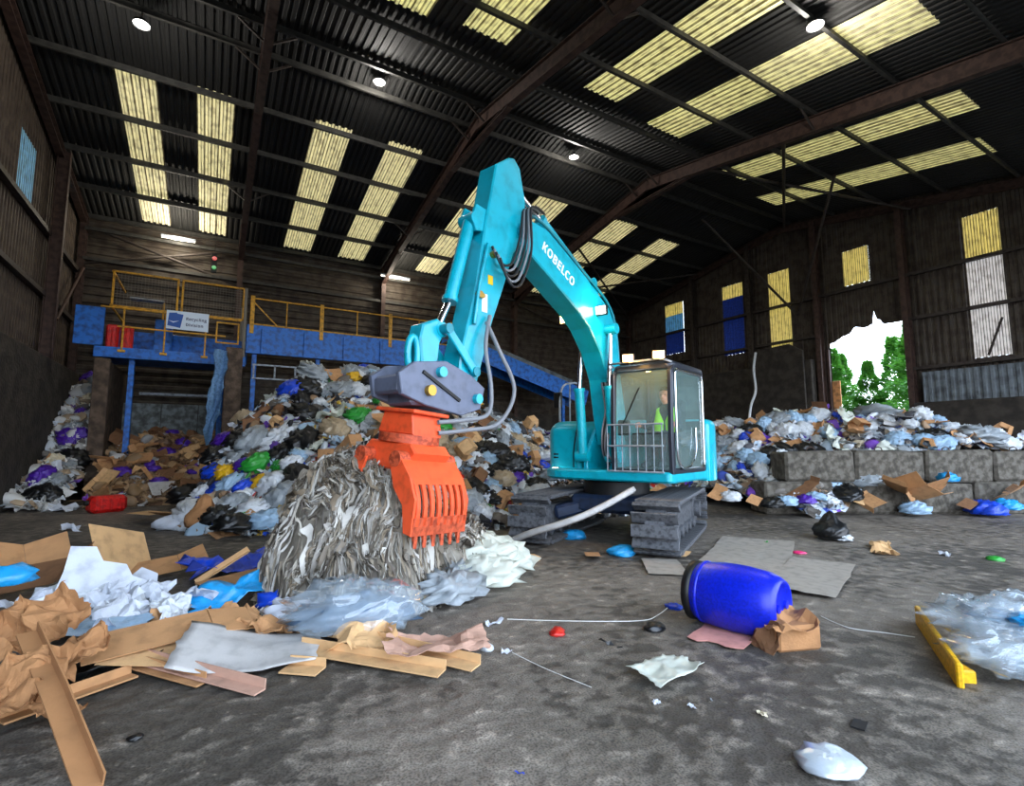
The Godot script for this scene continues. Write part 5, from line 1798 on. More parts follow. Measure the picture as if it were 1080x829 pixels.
func heaps() -> void:
	hn = noise(7, 0.6, 3)
	waste_meshes()
	var all := func(_x, _d): return true
	# main heap behind the grab
	var main := [[3.9, 15.2, 4.05, 0.78], [2.5, 15.0, 3.7, 0.95], [1.75, 14.4, 2.9, 1.2], [5.4, 15.2, 3.85, 0.78], [7.0, 15.0, 3.2, 0.78], [8.8, 14.8, 2.5, 0.7], [10.6, 14.6, 1.95, 0.65], [12.4, 14.2, 1.5, 0.6], [4.2, 12.4, 2.3, 0.72], [2.5, 12.4, 1.6, 0.9], [6.6, 12.2, 1.9, 0.7], [8.6, 11.4, 1.3, 0.6]]
	var front := func(x, d): return d < 16.6 and x > 0.2 - maxf(0, 14.0 - d) * 0.25
	heap("waste_heap", "huge mixed waste heap of bags and cardboard behind the orange grab", main, -1.2, 14.6, 8.6, 18.6, 0.28, "mixed", 6500, 0.34, front)
	var cat := {"b": "plastic bag", "c": "cardboard", "p": "paper", "f": "plastic film"}
	var big := "of the huge heap"
	strew([
		kind("plastic_bag", "white plastic bag", bag_m, "bag_white", 0.46, 5, cat.b), kind("plastic_bag", "pale blue bag", bag_m, "bag_pale_blue", 0.42, 1.8, cat.b), kind("plastic_bag", "grey plastic bag", bag_m, "bag_grey", 0.5, 5, cat.b),
		kind("bin_bag", "black bin bag", bag_m, "bag_black", 0.6, 8, cat.b), kind("plastic_bag", "bright blue bag", bag_m, "bag_blue", 0.42, 1.4, cat.b), kind("plastic_bag", "beige plastic bag", bag_m, "bag_beige", 0.55, 3, cat.b),
		kind("plastic_wrap", "loose white wrap", wrap_m, "bag_white", 0.66, 2.2, cat.f), kind("plastic_wrap", "loose grey wrap", wrap_m, "bag_grey", 0.66, 2.4, cat.f), kind("plastic_film", "clear plastic film", film_m, "milky_film", 0.8, 3, cat.f),
		kind("cardboard_piece", "brown cardboard piece", card_m, "card", 0.74, 11, cat.c), kind("cardboard_piece", "tan cardboard piece", card_m, "card_light", 0.6, 3, cat.c), kind("cardboard_piece", "dark cardboard piece", card_m, "card_dark", 0.6, 3, cat.c),
		kind("paper_sheet", "white paper sheet", paper_m, "paper_white", 0.7, 8, cat.p), kind("plastic_bag", "yellow plastic bag", bag_m, "bag_yellow", 0.38, 0.8, cat.b), kind("plastic_bag", "green plastic bag", bag_m, "bag_green", 0.4, 0.7, cat.b), kind("plastic_bag", "purple plastic bag", bag_m, "bag_purple", 0.38, 0.5, cat.b), kind("plastic_bag", "red plastic bag", bag_m, "bag_red", 0.34, 0.6, cat.b)],
		460, main, -0.6, 12.8, 9.2, 16.4, 0.28, big, front)
	# left bay
	var left := [[-3.7, 22.9, 4.1, 0.95], [-3.9, 21.8, 2.6, 0.9], [-3.6, 21.0, 1.6, 0.8], [-3.9, 19.6, 1.1, 0.6], [-3.8, 18.2, 0.7, 0.5]]
	var inl := func(x, d): return x > -4.2 and x < -3.25 and d < 23.6
	heap("waste_heap", "steep pale paper heap in the left bay beside the brown divider", left, -4.2, -3.25, 16.8, 23.6, 0.25, "pale", 700, 0.34, inl)
	strew([kind("paper_sheet", "white paper sheet", paper_m, "paper_white", 0.8, 7, cat.p), kind("paper_sheet", "cream paper sheet", paper_m, "paper_cream", 0.8, 5, cat.p), kind("plastic_wrap", "loose grey wrap", wrap_m, "bag_grey", 0.42, 3, cat.f), kind("cardboard_piece", "brown cardboard piece", card_m, "card", 0.6, 3, cat.c), kind("cardboard_piece", "grey board panel", card_m, "paper_grey", 0.7, 3, cat.c), kind("bin_bag", "black bin bag", bag_m, "bag_black", 0.5, 1, cat.b), kind("plastic_bag", "purple plastic bag", bag_m, "bag_purple", 0.4, 0.6, cat.b)],
		60, left, -3.8, -3.45, 17.2, 23.0, 0.25, "of the left heap", inl)
	# cardboard bay
	var cb := [[-1.3, 21.6, 2.1, 0.6], [-0.3, 21.4, 1.9, 0.62], [-2.2, 21.4, 1.7, 0.62], [-0.7, 19.2, 0.95, 0.5], [-1.8, 19.8, 1.0, 0.5]]
	var inb := func(x, d): return x > -2.75 and x < 0.25 or d < 18.8
	heap("waste_heap", "low brown cardboard heap in the bay under the blue platform", cb, -2.8, 0.3, 16.8, 23.4, 0.2, "brown", 600, 0.4, inb)
	strew([kind("cardboard_piece", "brown cardboard piece", card_m, "card", 0.75, 6, cat.c), kind("cardboard_piece", "tan cardboard piece", card_m, "card_light", 0.7, 3, cat.c), kind("cardboard_piece", "dark cardboard piece", card_m, "card_dark", 0.7, 4, cat.c), kind("plastic_bag", "purple plastic bag", bag_m, "bag_purple", 0.36, 0.7, cat.b), kind("paper_sheet", "white paper sheet", paper_m, "paper_white", 0.55, 0.6, cat.p)],
		80, cb, -2.6, 0.2, 17.4, 22.8, 0.2, "of the bay heap", inb)
	# right heap, over and beside the blocks
	var rh := [[14.3, 10.6, 2.55, 0.9], [15.2, 9.4, 2.7, 0.8], [16.2, 8.6, 2.75, 0.75], [16.6, 7.4, 2.5, 0.75], [16.9, 6.4, 2.35, 0.75], [17.6, 5.4, 2.0, 0.7], [18.6, 4.4, 1.9, 0.7], [13.4, 9.2, 1.6, 0.9], [13.3, 8.2, 1.3, 0.85], [18.5, 8.0, 2.6, 0.6], [12.9, 7.6, 0.95, 0.7], [12.6, 8.8, 1.0, 0.7]]
	var inr := func(x, d): return (x - 13.75) * 0.505 + (d - 5.95) * 0.863 > 0.75 or (d > 6.3 and x < 13.7)
	heap("waste_heap", "bluish mixed waste heap behind the concrete blocks below the doorway", rh, 11.6, 21.5, 2.6, 14.2, 0.25, "bluish", 3600, 0.28, inr)
	strew([kind("plastic_bag", "white plastic bag", bag_m, "bag_white", 0.42, 4, cat.b), kind("plastic_bag", "pale blue bag", bag_m, "bag_pale_blue", 0.42, 4, cat.b), kind("plastic_wrap", "loose grey wrap", wrap_m, "bag_grey", 0.65, 4, cat.f), kind("plastic_film", "clear plastic film", film_m, "milky_film", 0.7, 3, cat.f), kind("cardboard_piece", "brown cardboard piece", card_m, "card", 0.65, 11, cat.c), kind("cardboard_piece", "dark cardboard piece", card_m, "card_dark", 0.6, 3, cat.c), kind("paper_sheet", "white paper sheet", paper_m, "paper_white", 0.65, 7, cat.p), kind("plastic_bag", "purple plastic bag", bag_m, "bag_purple", 0.4, 1.1, cat.b), kind("plastic_bag", "bright blue bag", bag_m, "bag_blue", 0.32, 1.0, cat.b), kind("bin_bag", "black bin bag", bag_m, "bag_black", 0.5, 2, cat.b), kind("cardboard_piece", "grey board panel", card_m, "paper_grey", 0.6, 2, cat.c)],
		270, rh, 11.9, 19.0, 3.4, 11.6, 0.25, "of the doorway heap", inr)

# ---------- matted film under the grab ----------
func film_h(x: float, d: float) -> float:
	var s := 0.0
	for c in [[1.38, 6.15, 0.75, 0.95, 1.5], [1.72, 5.75, 0.58, 0.78, 1.55], [2.35, 6.0, 0.75, 0.65, 0.75], [2.9, 5.95, 0.55, 0.5, 0.42], [1.0, 6.0, 0.5, 0.6, 0.9], [1.55, 5.4, 0.65, 0.5, 0.75]]:
		var r := pow((x - c[0]) / c[2], 2) + pow((d - c[1]) / c[3], 2)
		var q: float = c[4] * sqrt(1.0 - r) if r < 1.0 else -1.0 * (sqrt(r) - 1.0)
		s += exp(q * 6.0)
	return log(s + 0.5) / 6.0 + 0.12 * hn.get_noise_2d(x * 2.0, d * 2.0) - 0.08

func film_n(x: float, d: float) -> Vector3:
	var e := 0.06
	return Vector3(film_h(x - e, d) - film_h(x + e, d), 2 * e, film_h(x, d + e) - film_h(x, d - e)).normalized()

func film_heap() -> void:
	var t := thing("matted_film_heap", "big matted heap of grey stringy plastic film held in the orange grab", "plastic film heap", P(1.6, 0, 6.0))
	var o := -t.position
	var n := noise(201, 2.2, 4)
	n.fractal_type = FastNoiseLite.FRACTAL_RIDGED
	var n2 := noise(202, 1.1, 3)
	var cols := [[0.24, 0.205, 0.16], [0.17, 0.145, 0.11], [0.34, 0.31, 0.26], [0.09, 0.075, 0.06], [0.46, 0.44, 0.4], [0.21, 0.165, 0.115], [0.28, 0.26, 0.23]]
	var st := S(true)
	var step := 0.05
	step = 0.04
	var pos := func(x: float, d: float) -> Vector3:
		var h := film_h(x, d)
		var k := n.get_noise_3d(x * 0.9, h * 0.5, d * 0.9)
		return o + P(x + 0.07 * n.get_noise_2d(x * 2, d * 2), maxf(h - 0.04 + (0.17 * k + 0.05 * n.get_noise_3d(x * 4, h * 3, d * 4)) * clampf(h * 3.0, 0.1, 1.0), -0.03), d + 0.06 * k)
	for j in 82:
		for i in 97:
			var x := 0.0 + i * step
			var d := 4.3 + j * step
			if film_h(x, d) < -0.02 and film_h(x + step, d + step) < -0.02: continue
			var q := [pos.call(x, d), pos.call(x + step, d), pos.call(x + step, d + step), pos.call(x, d + step)]
			var k := clampf(0.5 + 0.7 * n2.get_noise_2d(x * 3, d * 3) + 0.3 * n2.get_noise_2d(x * 14, d * 14), 0, 1)
			for e in [0, 2, 1, 0, 3, 2]:
				st.set_color(Color(0.1 + 0.22 * k, 0.085 + 0.205 * k, 0.065 + 0.175 * k))
				st.add_vertex(q[e])
	tag(obj("film_core", st, M.film_strands, t), "", "", "", "stuff")
	# ribbons of film running down and round the heap
	var fl := noise(205, 0.8, 2)
	for part in 2:
		st = S(true)
		for r in [2600, 320][part]:
			var x := rng.randf_range(0.4, 3.2)
			var d := rng.randf_range(4.95, 7.0)
			if film_h(x, d) < 0.1: continue
			var c: Array = cols[rng.randi() % cols.size()]
			var v := rng.randf_range(0.8, 1.4)
			var wd := rng.randf_range(0.004, 0.016) if part == 0 else rng.randf_range(0.03, 0.07)
			var lift := rng.randf_range(0.0, 0.1)
			var ph := rng.randf() * 10.0
			var pts := []
			var spin := rng.randf_range(-0.5, 0.5)
			for s in (26 if part == 0 else 14):
				var hh := film_h(x, d)
				var nm := film_n(x, d)
				var dn := Vector2(nm.x, -nm.z)
				var ang := fl.get_noise_3d(x * 1.5, hh * 1.5, d * 1.5) * 3.2 + spin
				dn = (dn.normalized() if dn.length() > 0.05 else Vector2(1, 0)).rotated(ang)
				pts.append(o + P(x + 0.015 * sin(ph + s), maxf(hh + 0.02 + lift * absf(sin(s * 0.28 + ph)) + 0.15 * n.get_noise_3d(x * 0.9, hh * 0.5, d * 0.9) * clampf(hh * 3.0, 0.1, 1.0), 0.012), d))
				var stp := 0.055 * clampf(nm.y, 0.22, 1.0)
				x += dn.x * stp
				d += dn.y * stp
				if hh < -0.06: break
			if pts.size() < 4: continue
			for s in pts.size() - 1:
				var q := []
				for e in [s, s + 1]:
					var tn: Vector3 = (pts[mini(e + 1, pts.size() - 1)] - pts[maxi(e - 1, 0)]).normalized()
					var sd := tn.cross(Vector3(sin(ph + e * 0.35), 0.9, cos(ph + e * 0.35))).normalized() * wd * (0.55 + 0.6 * absf(sin(e * 0.5 + ph)))
					q.append(pts[e] - sd)
					q.append(pts[e] + sd)
				for e in [0, 3, 1, 0, 2, 3]:
					st.set_color(Color(c[0] * v, c[1] * v, c[2] * v))
					st.add_vertex(q[e])
		tag(obj("film_strands", st, M.film_strands, t), "", "", "", "stuff")
	# larger loose sheets at its foot
	for q in [[2.95, 5.75, 0.5, 0.75, "milky_film", 0.4], [3.3, 5.9, 0.35, 0.7, "milky_film", 1.6], [2.75, 5.35, 0.3, 0.6, "milky_film", 2.4], [2.2, 5.0, 0.28, 0.55, "bag_grey", 0.2], [3.1, 6.3, 0.5, 0.7, "milky_film", 2.0], [2.55, 5.55, 0.35, 0.5, "bag_grey", 0.9]]:
		var w := put("film_sheet", wrap_m[int(q[5] * 3) % 4], M[q[4]], t, Transform3D(Basis(Vector3.UP, q[5]).scaled_local(Vector3(q[3], q[3] * 1.1, q[3])), o + P(q[0], q[2] * 0.45, q[1])))

# ---------- single pieces on the floor ----------
# a strip of cardboard between two floor points
func strip(label: String, a: Vector3, b: Vector3, w: float, m: String, bend := 0.0, group := "") -> void:
	var c := (a + b) * 0.5
	var t := thing("cardboard_strip", label, "cardboard", c, 0.0, group)
	var st := S()
	var k := (b - a) * 0.5
	var z := k.normalized()
	var x := Vector3.UP.cross(z).normalized()
	var mid := Vector3(0, bend, 0)
	for q in [[-k, mid], [mid, k]]:
		bar(st, q[0], q[1], w, 0.012)
	obj("panel", st, M[m], t)
	st = S()
	for q in [[-k, mid], [mid, k]]: bar(st, q[0] + x * w * 0.5 + Vector3(0, 0.03, 0), q[1] + x * w * 0.5 + Vector3(0, 0.03, 0), 0.009, 0.07)
	obj("folded_edge", st, M[m], t)

func one(called: String, label: String, cat: String, mesh: Mesh, m: String, at: Vector3, s: Vector3, turn := 0.0, tilt := Vector3.ZERO) -> MeshInstance3D:
	var o := put(called, mesh, M[m], self, Transform3D(Basis.from_euler(Vector3(tilt.x, turn, tilt.z)).scaled_local(s), at))
	tag(o, label, cat)
	return o

func torn_card(a: Array) -> ArrayMesh:
	var st := S()
	prism(st, v2(a), -0.004, 0.004)
	return fin(st)

func string_line(called: String, label: String, pts: Array, r := 0.004, m := "string_white") -> void:
	var st := S(true)
	tube(st, spline(pts, pts.size() * 8), r, 5)
	tag(obj(called, st, M[m]), label, "string" if r < 0.02 else "pipe")

func barrel() -> void:
	# lies on its side; axis to the right and slightly towards the viewer
	var a := Vector3(3.936, 0.280, -3.334)
	var b := Vector3(4.132, 0.280, -2.573)
	var ax := (b - a).normalized()
	var t := thing("plastic_barrel", "blue plastic barrel lying on its side on the floor", "barrel", (a + b) / 2 - Vector3(0, 0.28, 0))
	var f := frame_of(ax)
	var xf := Transform3D(Basis(f.x, ax, f.y), Vector3(0, 0.28, 0)).scaled_local(Vector3(0.95, 0.95, 0.95))
	var L := 0.8
	var st := S(true)
	lathe(st, [Vector2(0.0, -L / 2 + 0.03), Vector2(0.2, -L / 2 + 0.03), Vector2(0.215, -L / 2), Vector2(0.24, -L / 2), Vector2(0.255, -L / 2 + 0.05), Vector2(0.275, -0.28), Vector2(0.293, -0.12), Vector2(0.297, 0.0), Vector2(0.293, 0.12), Vector2(0.275, 0.28), Vector2(0.245, L / 2 - 0.04), Vector2(0.22, L / 2), Vector2(0.2, L / 2), Vector2(0.19, L / 2 - 0.03), Vector2(0.0, L / 2 - 0.03)], 36, xf)
	obj("body", st, M.barrel_blue, t)
	st = S(true)
	lathe(st, [Vector2(0.25, -L / 2 + 0.06), Vector2(0.272, -L / 2 + 0.05), Vector2(0.275, -L / 2 - 0.01), Vector2(0.25, -L / 2 - 0.03), Vector2(0.0, -L / 2 - 0.02)], 36, xf)
	obj("lid_ring", st, M.barrel_lid, t)
	st = S(true)
	for y in [-0.29]: lathe(st, [Vector2(0.27, y - 0.02), Vector2(0.282, y - 0.012), Vector2(0.284, y + 0.012), Vector2(0.276, y + 0.02)], 36, xf)
	obj("hoop", st, M.barrel_blue, t)
	for s in [-0.1, 0.1]:
		st = S(true)
		cyl(st, xf * Vector3(s, L / 2 - 0.03, 0), xf * Vector3(s, L / 2 - 0.005, 0), 0.035, -1, 14)
		obj("bung", st, M.barrel_blue, t)

func foreground() -> void:
	barrel()
	one("pink_card", "flat pink cardboard sheet under the blue barrel", "cardboard", sheet(301, 0.95, 0.42, 0.015, 1.0, 0.02, 6, false, 0.2), "pink_card", Vector3(4.013, 0.012, -3.022), Vector3.ONE, 0.42)
	# kraft paper box by the barrel
	var t := thing("cardboard_box", "small crumpled brown cardboard box beside the blue barrel", "box", Vector3(4.088, 0.000, -2.523), -0.35)
	t.scale = Vector3.ONE * 1.15
	var st := S()
	box(st, Vector3(0, 0.085, 0), Vector3(0.34, 0.17, 0.2), 0.02)
	obj("box_body", st, M.kraft, t)
	put("crumpled_flap", sheet(302, 0.36, 0.24, 0.08, 3.0, 0.2, 7), M.kraft, t, Transform3D(Basis(Vector3(0, 0, 1), 0.1), Vector3(-0.02, 0.19, 0)))
	put("side_flap", sheet(303, 0.2, 0.2, 0.05, 3.0, 0.2, 5), M.card_dark, t, Transform3D(Basis(Vector3(0, 0, 1), 1.2), Vector3(-0.2, 0.09, 0.02)))
	# boards
	for q in [[Vector3(6.421, 0.030, -3.659), 1.9, 0.75, 0.35, "long grey flat board lying right of the blue barrel"], [Vector3(6.846, 0.022, -4.783), 2.6, 1.1, 0.5, "wide grey flat board lying behind the blue barrel"], [Vector3(5.242, 0.020, -4.923), 0.9, 0.5, 0.9, "dark grey board lying left of the blue barrel"]]:
		var o := thing("flat_board", q[4], "board", q[0], q[3])
		put("board", sheet(310, q[1], q[2], 0.012, 0.9, 0.015, 8, false, 0.04), M.board_grey, o)
	one("torn_card", "long torn beige cardboard strips on the grey boards", "cardboard", sheet(311, 1.0, 0.3, 0.08, 2.0, 0.1, 7, false, 0.4), "card_light", Vector3(9.015, 0.030, -4.015), Vector3.ONE, 0.5)
	one("bin_bag", "small black bin bag lying on the open floor near the right heap", "plastic bag", tied_m, "bag_black", Vector3(9.290, 0.140, -4.906), Vector3(0.62, 0.42, 0.5), 0.4)
	one("plastic_wrap", "small white plastic wrap beside the lone black bag", "plastic film", wrap_m[1], "bag_white", Vector3(9.254, 0.050, -4.680), Vector3.ONE * 0.22)
	one("bubble_wrap", "crumpled sheet of clear bubble wrap on the middle floor", "bubble wrap", sheet(320, 0.46, 0.28, 0.035, 2.0, 0.1, 16, true, 0.12), "milky_film", Vector3(2.814, 0.050, -2.654), Vector3.ONE, 0.1)
	one("foil_bag", "crumpled silver and white foil bag at the bottom right", "foil bag", lump(321, Vector3(0.135, 0.045, 0.12), 0.3, 1.6, 16), "foil", Vector3(2.737, 0.035, -1.525), Vector3.ONE, -0.5)
	one("black_offcut", "small flat black rubber offcut near the foil bag", "offcut", panels([0.12], 0.07, [0.0]), "rubber", Vector3(3.282, 0.008, -1.645), Vector3.ONE, 0.3)
	# yellow edged crate full of clear wrap at the right edge
	t = thing("yellow_board", "yellow plastic edge board leaning against clear film at the right edge", "plastic board", Vector3(4.793, 0.000, -1.734))
	st = S()
	var o := -t.position
	bar(st, o + Vector3(5.614, 0.060, -2.249), o + Vector3(4.372, 0.060, -1.537), 0.04, 0.19, Vector3.UP, 0.01)
	obj("board", st, M.yellow_plastic, t)
	st = S()
	bar(st, o + Vector3(4.595, 0.030, -1.639), o + Vector3(4.507, 0.030, -1.538), 0.1, 0.1, Vector3.UP, 0.01)
	obj("end_cap", st, M.yellow_plastic, t)
	t = thing("clear_film_bundle", "heap of clear crumpled plastic film behind the yellow edge board", "plastic film", Vector3(4.920, 0.000, -1.548) + Vector3(0.09, 0, 0.05))
	for q in [[0.0, 0.15, 0.0, 0.62, 0], [0.22, 0.26, -0.1, 0.6, 1], [-0.12, 0.12, 0.16, 0.5, 2], [0.12, 0.1, 0.3, 0.5, 3], [0.25, 0.38, 0.1, 0.5, 2], [0.4, 0.2, -0.3, 0.6, 0]]:
		put("film_fold", wrap_m[q[4]], M.clear_film, t, Transform3D(Basis(Vector3.UP, q[0] * 9).scaled_local(Vector3.ONE * q[3] * 0.85), Vector3(q[0], q[1], q[2])))
	for q in [[0.18, 0.3, 0.02, 0.3, 1], [0.0, 0.1, 0.25, 0.34, 2]]:
		put("film_fold", wrap_m[q[4]], M.bag_pale_blue, t, Transform3D(Basis(Vector3.UP, q[0] * 9).scaled_local(Vector3(q[3], q[3] * 0.8, q[3])), Vector3(q[0], q[1], q[2])))
	put("blue_cap", wrap_m[3], M.bag_cyan, t, Transform3D(Basis().scaled_local(Vector3.ONE * 0.16), Vector3(0.08, 0.36, 0.12)))
	for q in [[-0.25, 0.16, -0.1], [-0.2, 0.06, 0.02]]:
		st = S()
		box(st, Vector3(q[0], q[1], q[2]), Vector3(0.3, 0.05, 0.08), 0.01, Basis(Vector3.UP, 0.5))
		obj("clear_bar", st, M.clear_film, t)
	# corrugated pipe across the tracks
	string_line("flexible_pipe", "long grey flexible pipe lying across the floor in front of the tracks", [Vector3(4.184, 0.059, -7.226), Vector3(4.324, 0.267, -6.737), Vector3(4.555, 0.433, -6.310), Vector3(4.831, 0.565, -6.089), Vector3(5.229, 0.734, -5.970), Vector3(5.768, 0.921, -5.999)], 0.055, "paper_grey")
	string_line("string", "white string across the middle floor left of the barrel", [Vector3(2.447, 0.006, -4.225), Vector3(2.907, 0.006, -3.894), Vector3(3.430, 0.006, -3.585), Vector3(3.657, 0.006, -3.571), Vector3(3.969, 0.010, -3.695)])
	string_line("string", "white string running to the bottom centre of the floor", [Vector3(2.100, 0.005, -3.552), Vector3(2.160, 0.005, -3.184), Vector3(2.263, 0.005, -2.788)], 0.003)
	string_line("string", "white string between the cardboard box and the yellow board", [Vector3(5.031, 0.005, -2.792), Vector3(4.930, 0.005, -2.503), Vector3(5.053, 0.005, -2.298), Vector3(5.169, 0.005, -2.103)])
	# small litter
	var lit := [
		[520, 657, 0.14, "paper_white", "paper", "white paper scrap left of the floor string's end", "paper"], [513, 683, 0.11, "bag_white", "wrap", "small clear white wrapper below the white paper scrap", "wrapper"], [534, 687, 0.08, "paper_white", "paper", "tiny white scrap at the start of the lower string", "paper"],
		[588, 667, 0.13, "bag_red", "wrap", "small red and white wrapper in the middle of the floor", "wrapper"], [643, 679, 0.2, "bag_black", "strap", "short black strap lying on the middle floor", "strap"], [690, 662, 0.16, "bag_black", "wrap", "black rag at the end of the floor string", "rag"], [711, 640, 0.14, "bag_blue", "wrap", "small blue cap beside the barrel lid", "cap"],
		[656, 582, 0.34, "bag_cyan", "wrap", "light blue wrapper on the floor in front of the tracks", "wrapper"], [625, 585, 0.42, "card", "card", "brown cardboard scrap in front of the tracks", "cardboard"], [705, 577, 0.26, "bag_yellow", "wrap", "yellow scrap in front of the right track", "scrap"], [720, 585, 0.3, "card_light", "card", "tan scrap beside the yellow scrap", "scrap"],
		[605, 565, 0.36, "bag_cyan", "wrap", "turquoise bottle-shaped wrapper near the left track", "wrapper"], [556, 590, 0.3, "card_light", "wrap", "tan scrap right of the film heap", "scrap"], [503, 617, 0.1, "bag_blue", "wrap", "small round blue cap at the foot of the film heap", "cap"], [843, 583, 0.14, "bag_pink", "wrap", "small bright pink wrapper on the grey boards", "wrapper"], [808, 572, 0.26, "bag_green", "strap", "green strap on the grey boards", "strap"],
		[548, 815, 0.06, "bag_blue", "strap", "dark blue scrap at the bottom centre", "scrap"], [142, 778, 0.06, "bag_black", "wrap", "dark scrap on the floor beside the cardboard strip", "scrap"], [730, 745, 0.05, "paper_white", "paper", "white speck of paper below the bubble wrap", "paper"], [692, 740, 0.05, "paper_white", "paper", "white speck of paper left below the bubble wrap", "paper"], [750, 738, 0.06, "bag_grey", "strap", "grey scrap right of the bubble wrap", "scrap"],
		[804, 752, 0.06, "paper_cream", "paper", "pale paper scrap between bubble wrap and foil bag", "paper"], [997, 585, 0.18, "paper_white", "paper", "white scrap on the floor below the concrete blocks", "paper"], [1050, 590, 0.16, "bag_green", "wrap", "green scrap on the floor below the right blocks", "scrap"],
		[82, 528, 0.5, "card_light", "card", "tan box lid lying in front of the left bay", "cardboard"], [66, 535, 0.7, "paper_white", "paper", "white paper on the floor in front of the left bay", "paper"], [95, 526, 0.4, "paper_white", "paper", "small white paper near the red canister", "paper"], [190, 552, 0.7, "paper_white", "wrap", "white plastic on the floor left of the big heap", "plastic"], [75, 558, 0.4, "paper_white", "paper", "white card beside the cardboard panel", "paper"], [205, 548, 0.5, "bag_black", "wrap", "dark scrap at the left foot of the big heap", "scrap"]]
	var lw := [lump(331, Vector3(0.5, 0.14, 0.36), 0.7, 1.8, 14), lump(332, Vector3(0.5, 0.22, 0.4), 0.6, 2.2, 14)]
	var lp := [sheet(333, 1.0, 0.7, 0.25, 1.6, 0.3, 6), sheet(334, 0.9, 0.8, 0.2, 1.8, -0.2, 6)]
	var lc := [panels([0.6, 0.4], 0.5, [0.0, 0.2])]
	var ls := [sheet(336, 1.0, 0.12, 0.2, 2.0, 0.1, 6)]
	var i := 0
	for q in lit:
		var ms: Array = {"wrap": lw, "paper": lp, "card": lc, "strap": ls}[q[4]]
		one({"wrap": "plastic_wrapper", "paper": "paper_scrap", "card": "cardboard_scrap", "strap": "strap"}[q[4]], q[5], q[6], ms[i % ms.size()], q[3], LIT[i], Vector3.ONE * q[2], i * 1.3)
		i += 1
	# plate on the push wall, with plastic hanging from it
	t = thing("steel_plate", "dark steel plate standing on the push wall left of the doorway", "steel plate", P(22.36, 0, 13.7))
	st = S()
	prism(st, v2([-1.25, 0.0, 1.3, 0.0, 1.35, 6.0, 0.9, 6.15, -0.6, 6.2, -1.2, 5.8]), -0.05, 0.05, Transform3D(Basis(Vector3(0, 0, -1), Vector3.UP, Vector3(-1, 0, 0)), Vector3.ZERO), 0.01)
	obj("plate", st, M.push_wall, t)
	st = S(true)
	tube(st, spline([Vector3(21.818, 5.957, -14.400), Vector3(21.615, 5.131, -14.404), Vector3(21.556, 4.142, -14.322), Vector3(21.155, 3.423, -14.327), Vector3(20.867, 2.678, -14.265)], 30), 0.06, 6)
	tag(obj("hanging_strip", st, M.bag_white), "white plastic strip hanging from the dark steel plate", "plastic strip")
	# red canister
	t = thing("red_canister", "red plastic canister lying in front of the cardboard bay", "canister", Vector3(-2.103, 0.000, -15.854), 0.5)
	st = S()
	box(st, Vector3(0, 0.2, 0), Vector3(0.75, 0.4, 0.4), 0.08)
	obj("body", st, M.red_plastic, t)
	st = S()
	for x in [-0.2, 0.0, 0.2]: box(st, Vector3(x, 0.2, 0.2), Vector3(0.04, 0.3, 0.03), 0.01)
	obj("rib", st, M.red_plastic, t)
	st = S(true)
	cyl(st, Vector3(-0.37, 0.25, 0), Vector3(-0.45, 0.25, 0), 0.06, -1, 12)
	obj("cap", st, M.black_metal, t)

const LIT := [Vector3(2.277, 0.012, -4.187), Vector3(1.964, 0.012, -3.720), Vector3(2.062, 0.012, -3.575), Vector3(2.641, 0.012, -3.701), Vector3(2.856, 0.012, -3.282), Vector3(3.439, 0.012, -3.361), Vector3(4.044, 0.012, -3.678), Vector3(5.325, 0.041, -5.807), Vector3(4.793, 0.050, -5.838), Vector3(6.229, 0.031, -5.741), Vector3(5.959, 0.036, -5.229), Vector3(5.531, 0.043, -7.243), Vector3(3.859, 0.036, -6.113), Vector3(2.716, 0.012, -5.384), Vector3(7.657, 0.012, -4.514), Vector3(7.906, 0.031, -5.203), Vector3(1.384, 0.012, -2.267), Vector3(-0.273, 0.012, -3.595), Vector3(2.625, 0.012, -2.270), Vector3(2.479, 0.012, -2.424), Vector3(2.795, 0.012, -2.265), Vector3(2.923, 0.012, -2.004), Vector3(9.370, 0.012, -3.347), Vector3(9.591, 0.012, -2.853), Vector3(-3.155, 0.060, -18.815), Vector3(-3.086, 0.084, -16.724), Vector3(-2.983, 0.048, -19.452), Vector3(-0.435, 0.084, -12.095), Vector3(-2.171, 0.048, -12.586), Vector3(-0.212, 0.060, -12.759)]

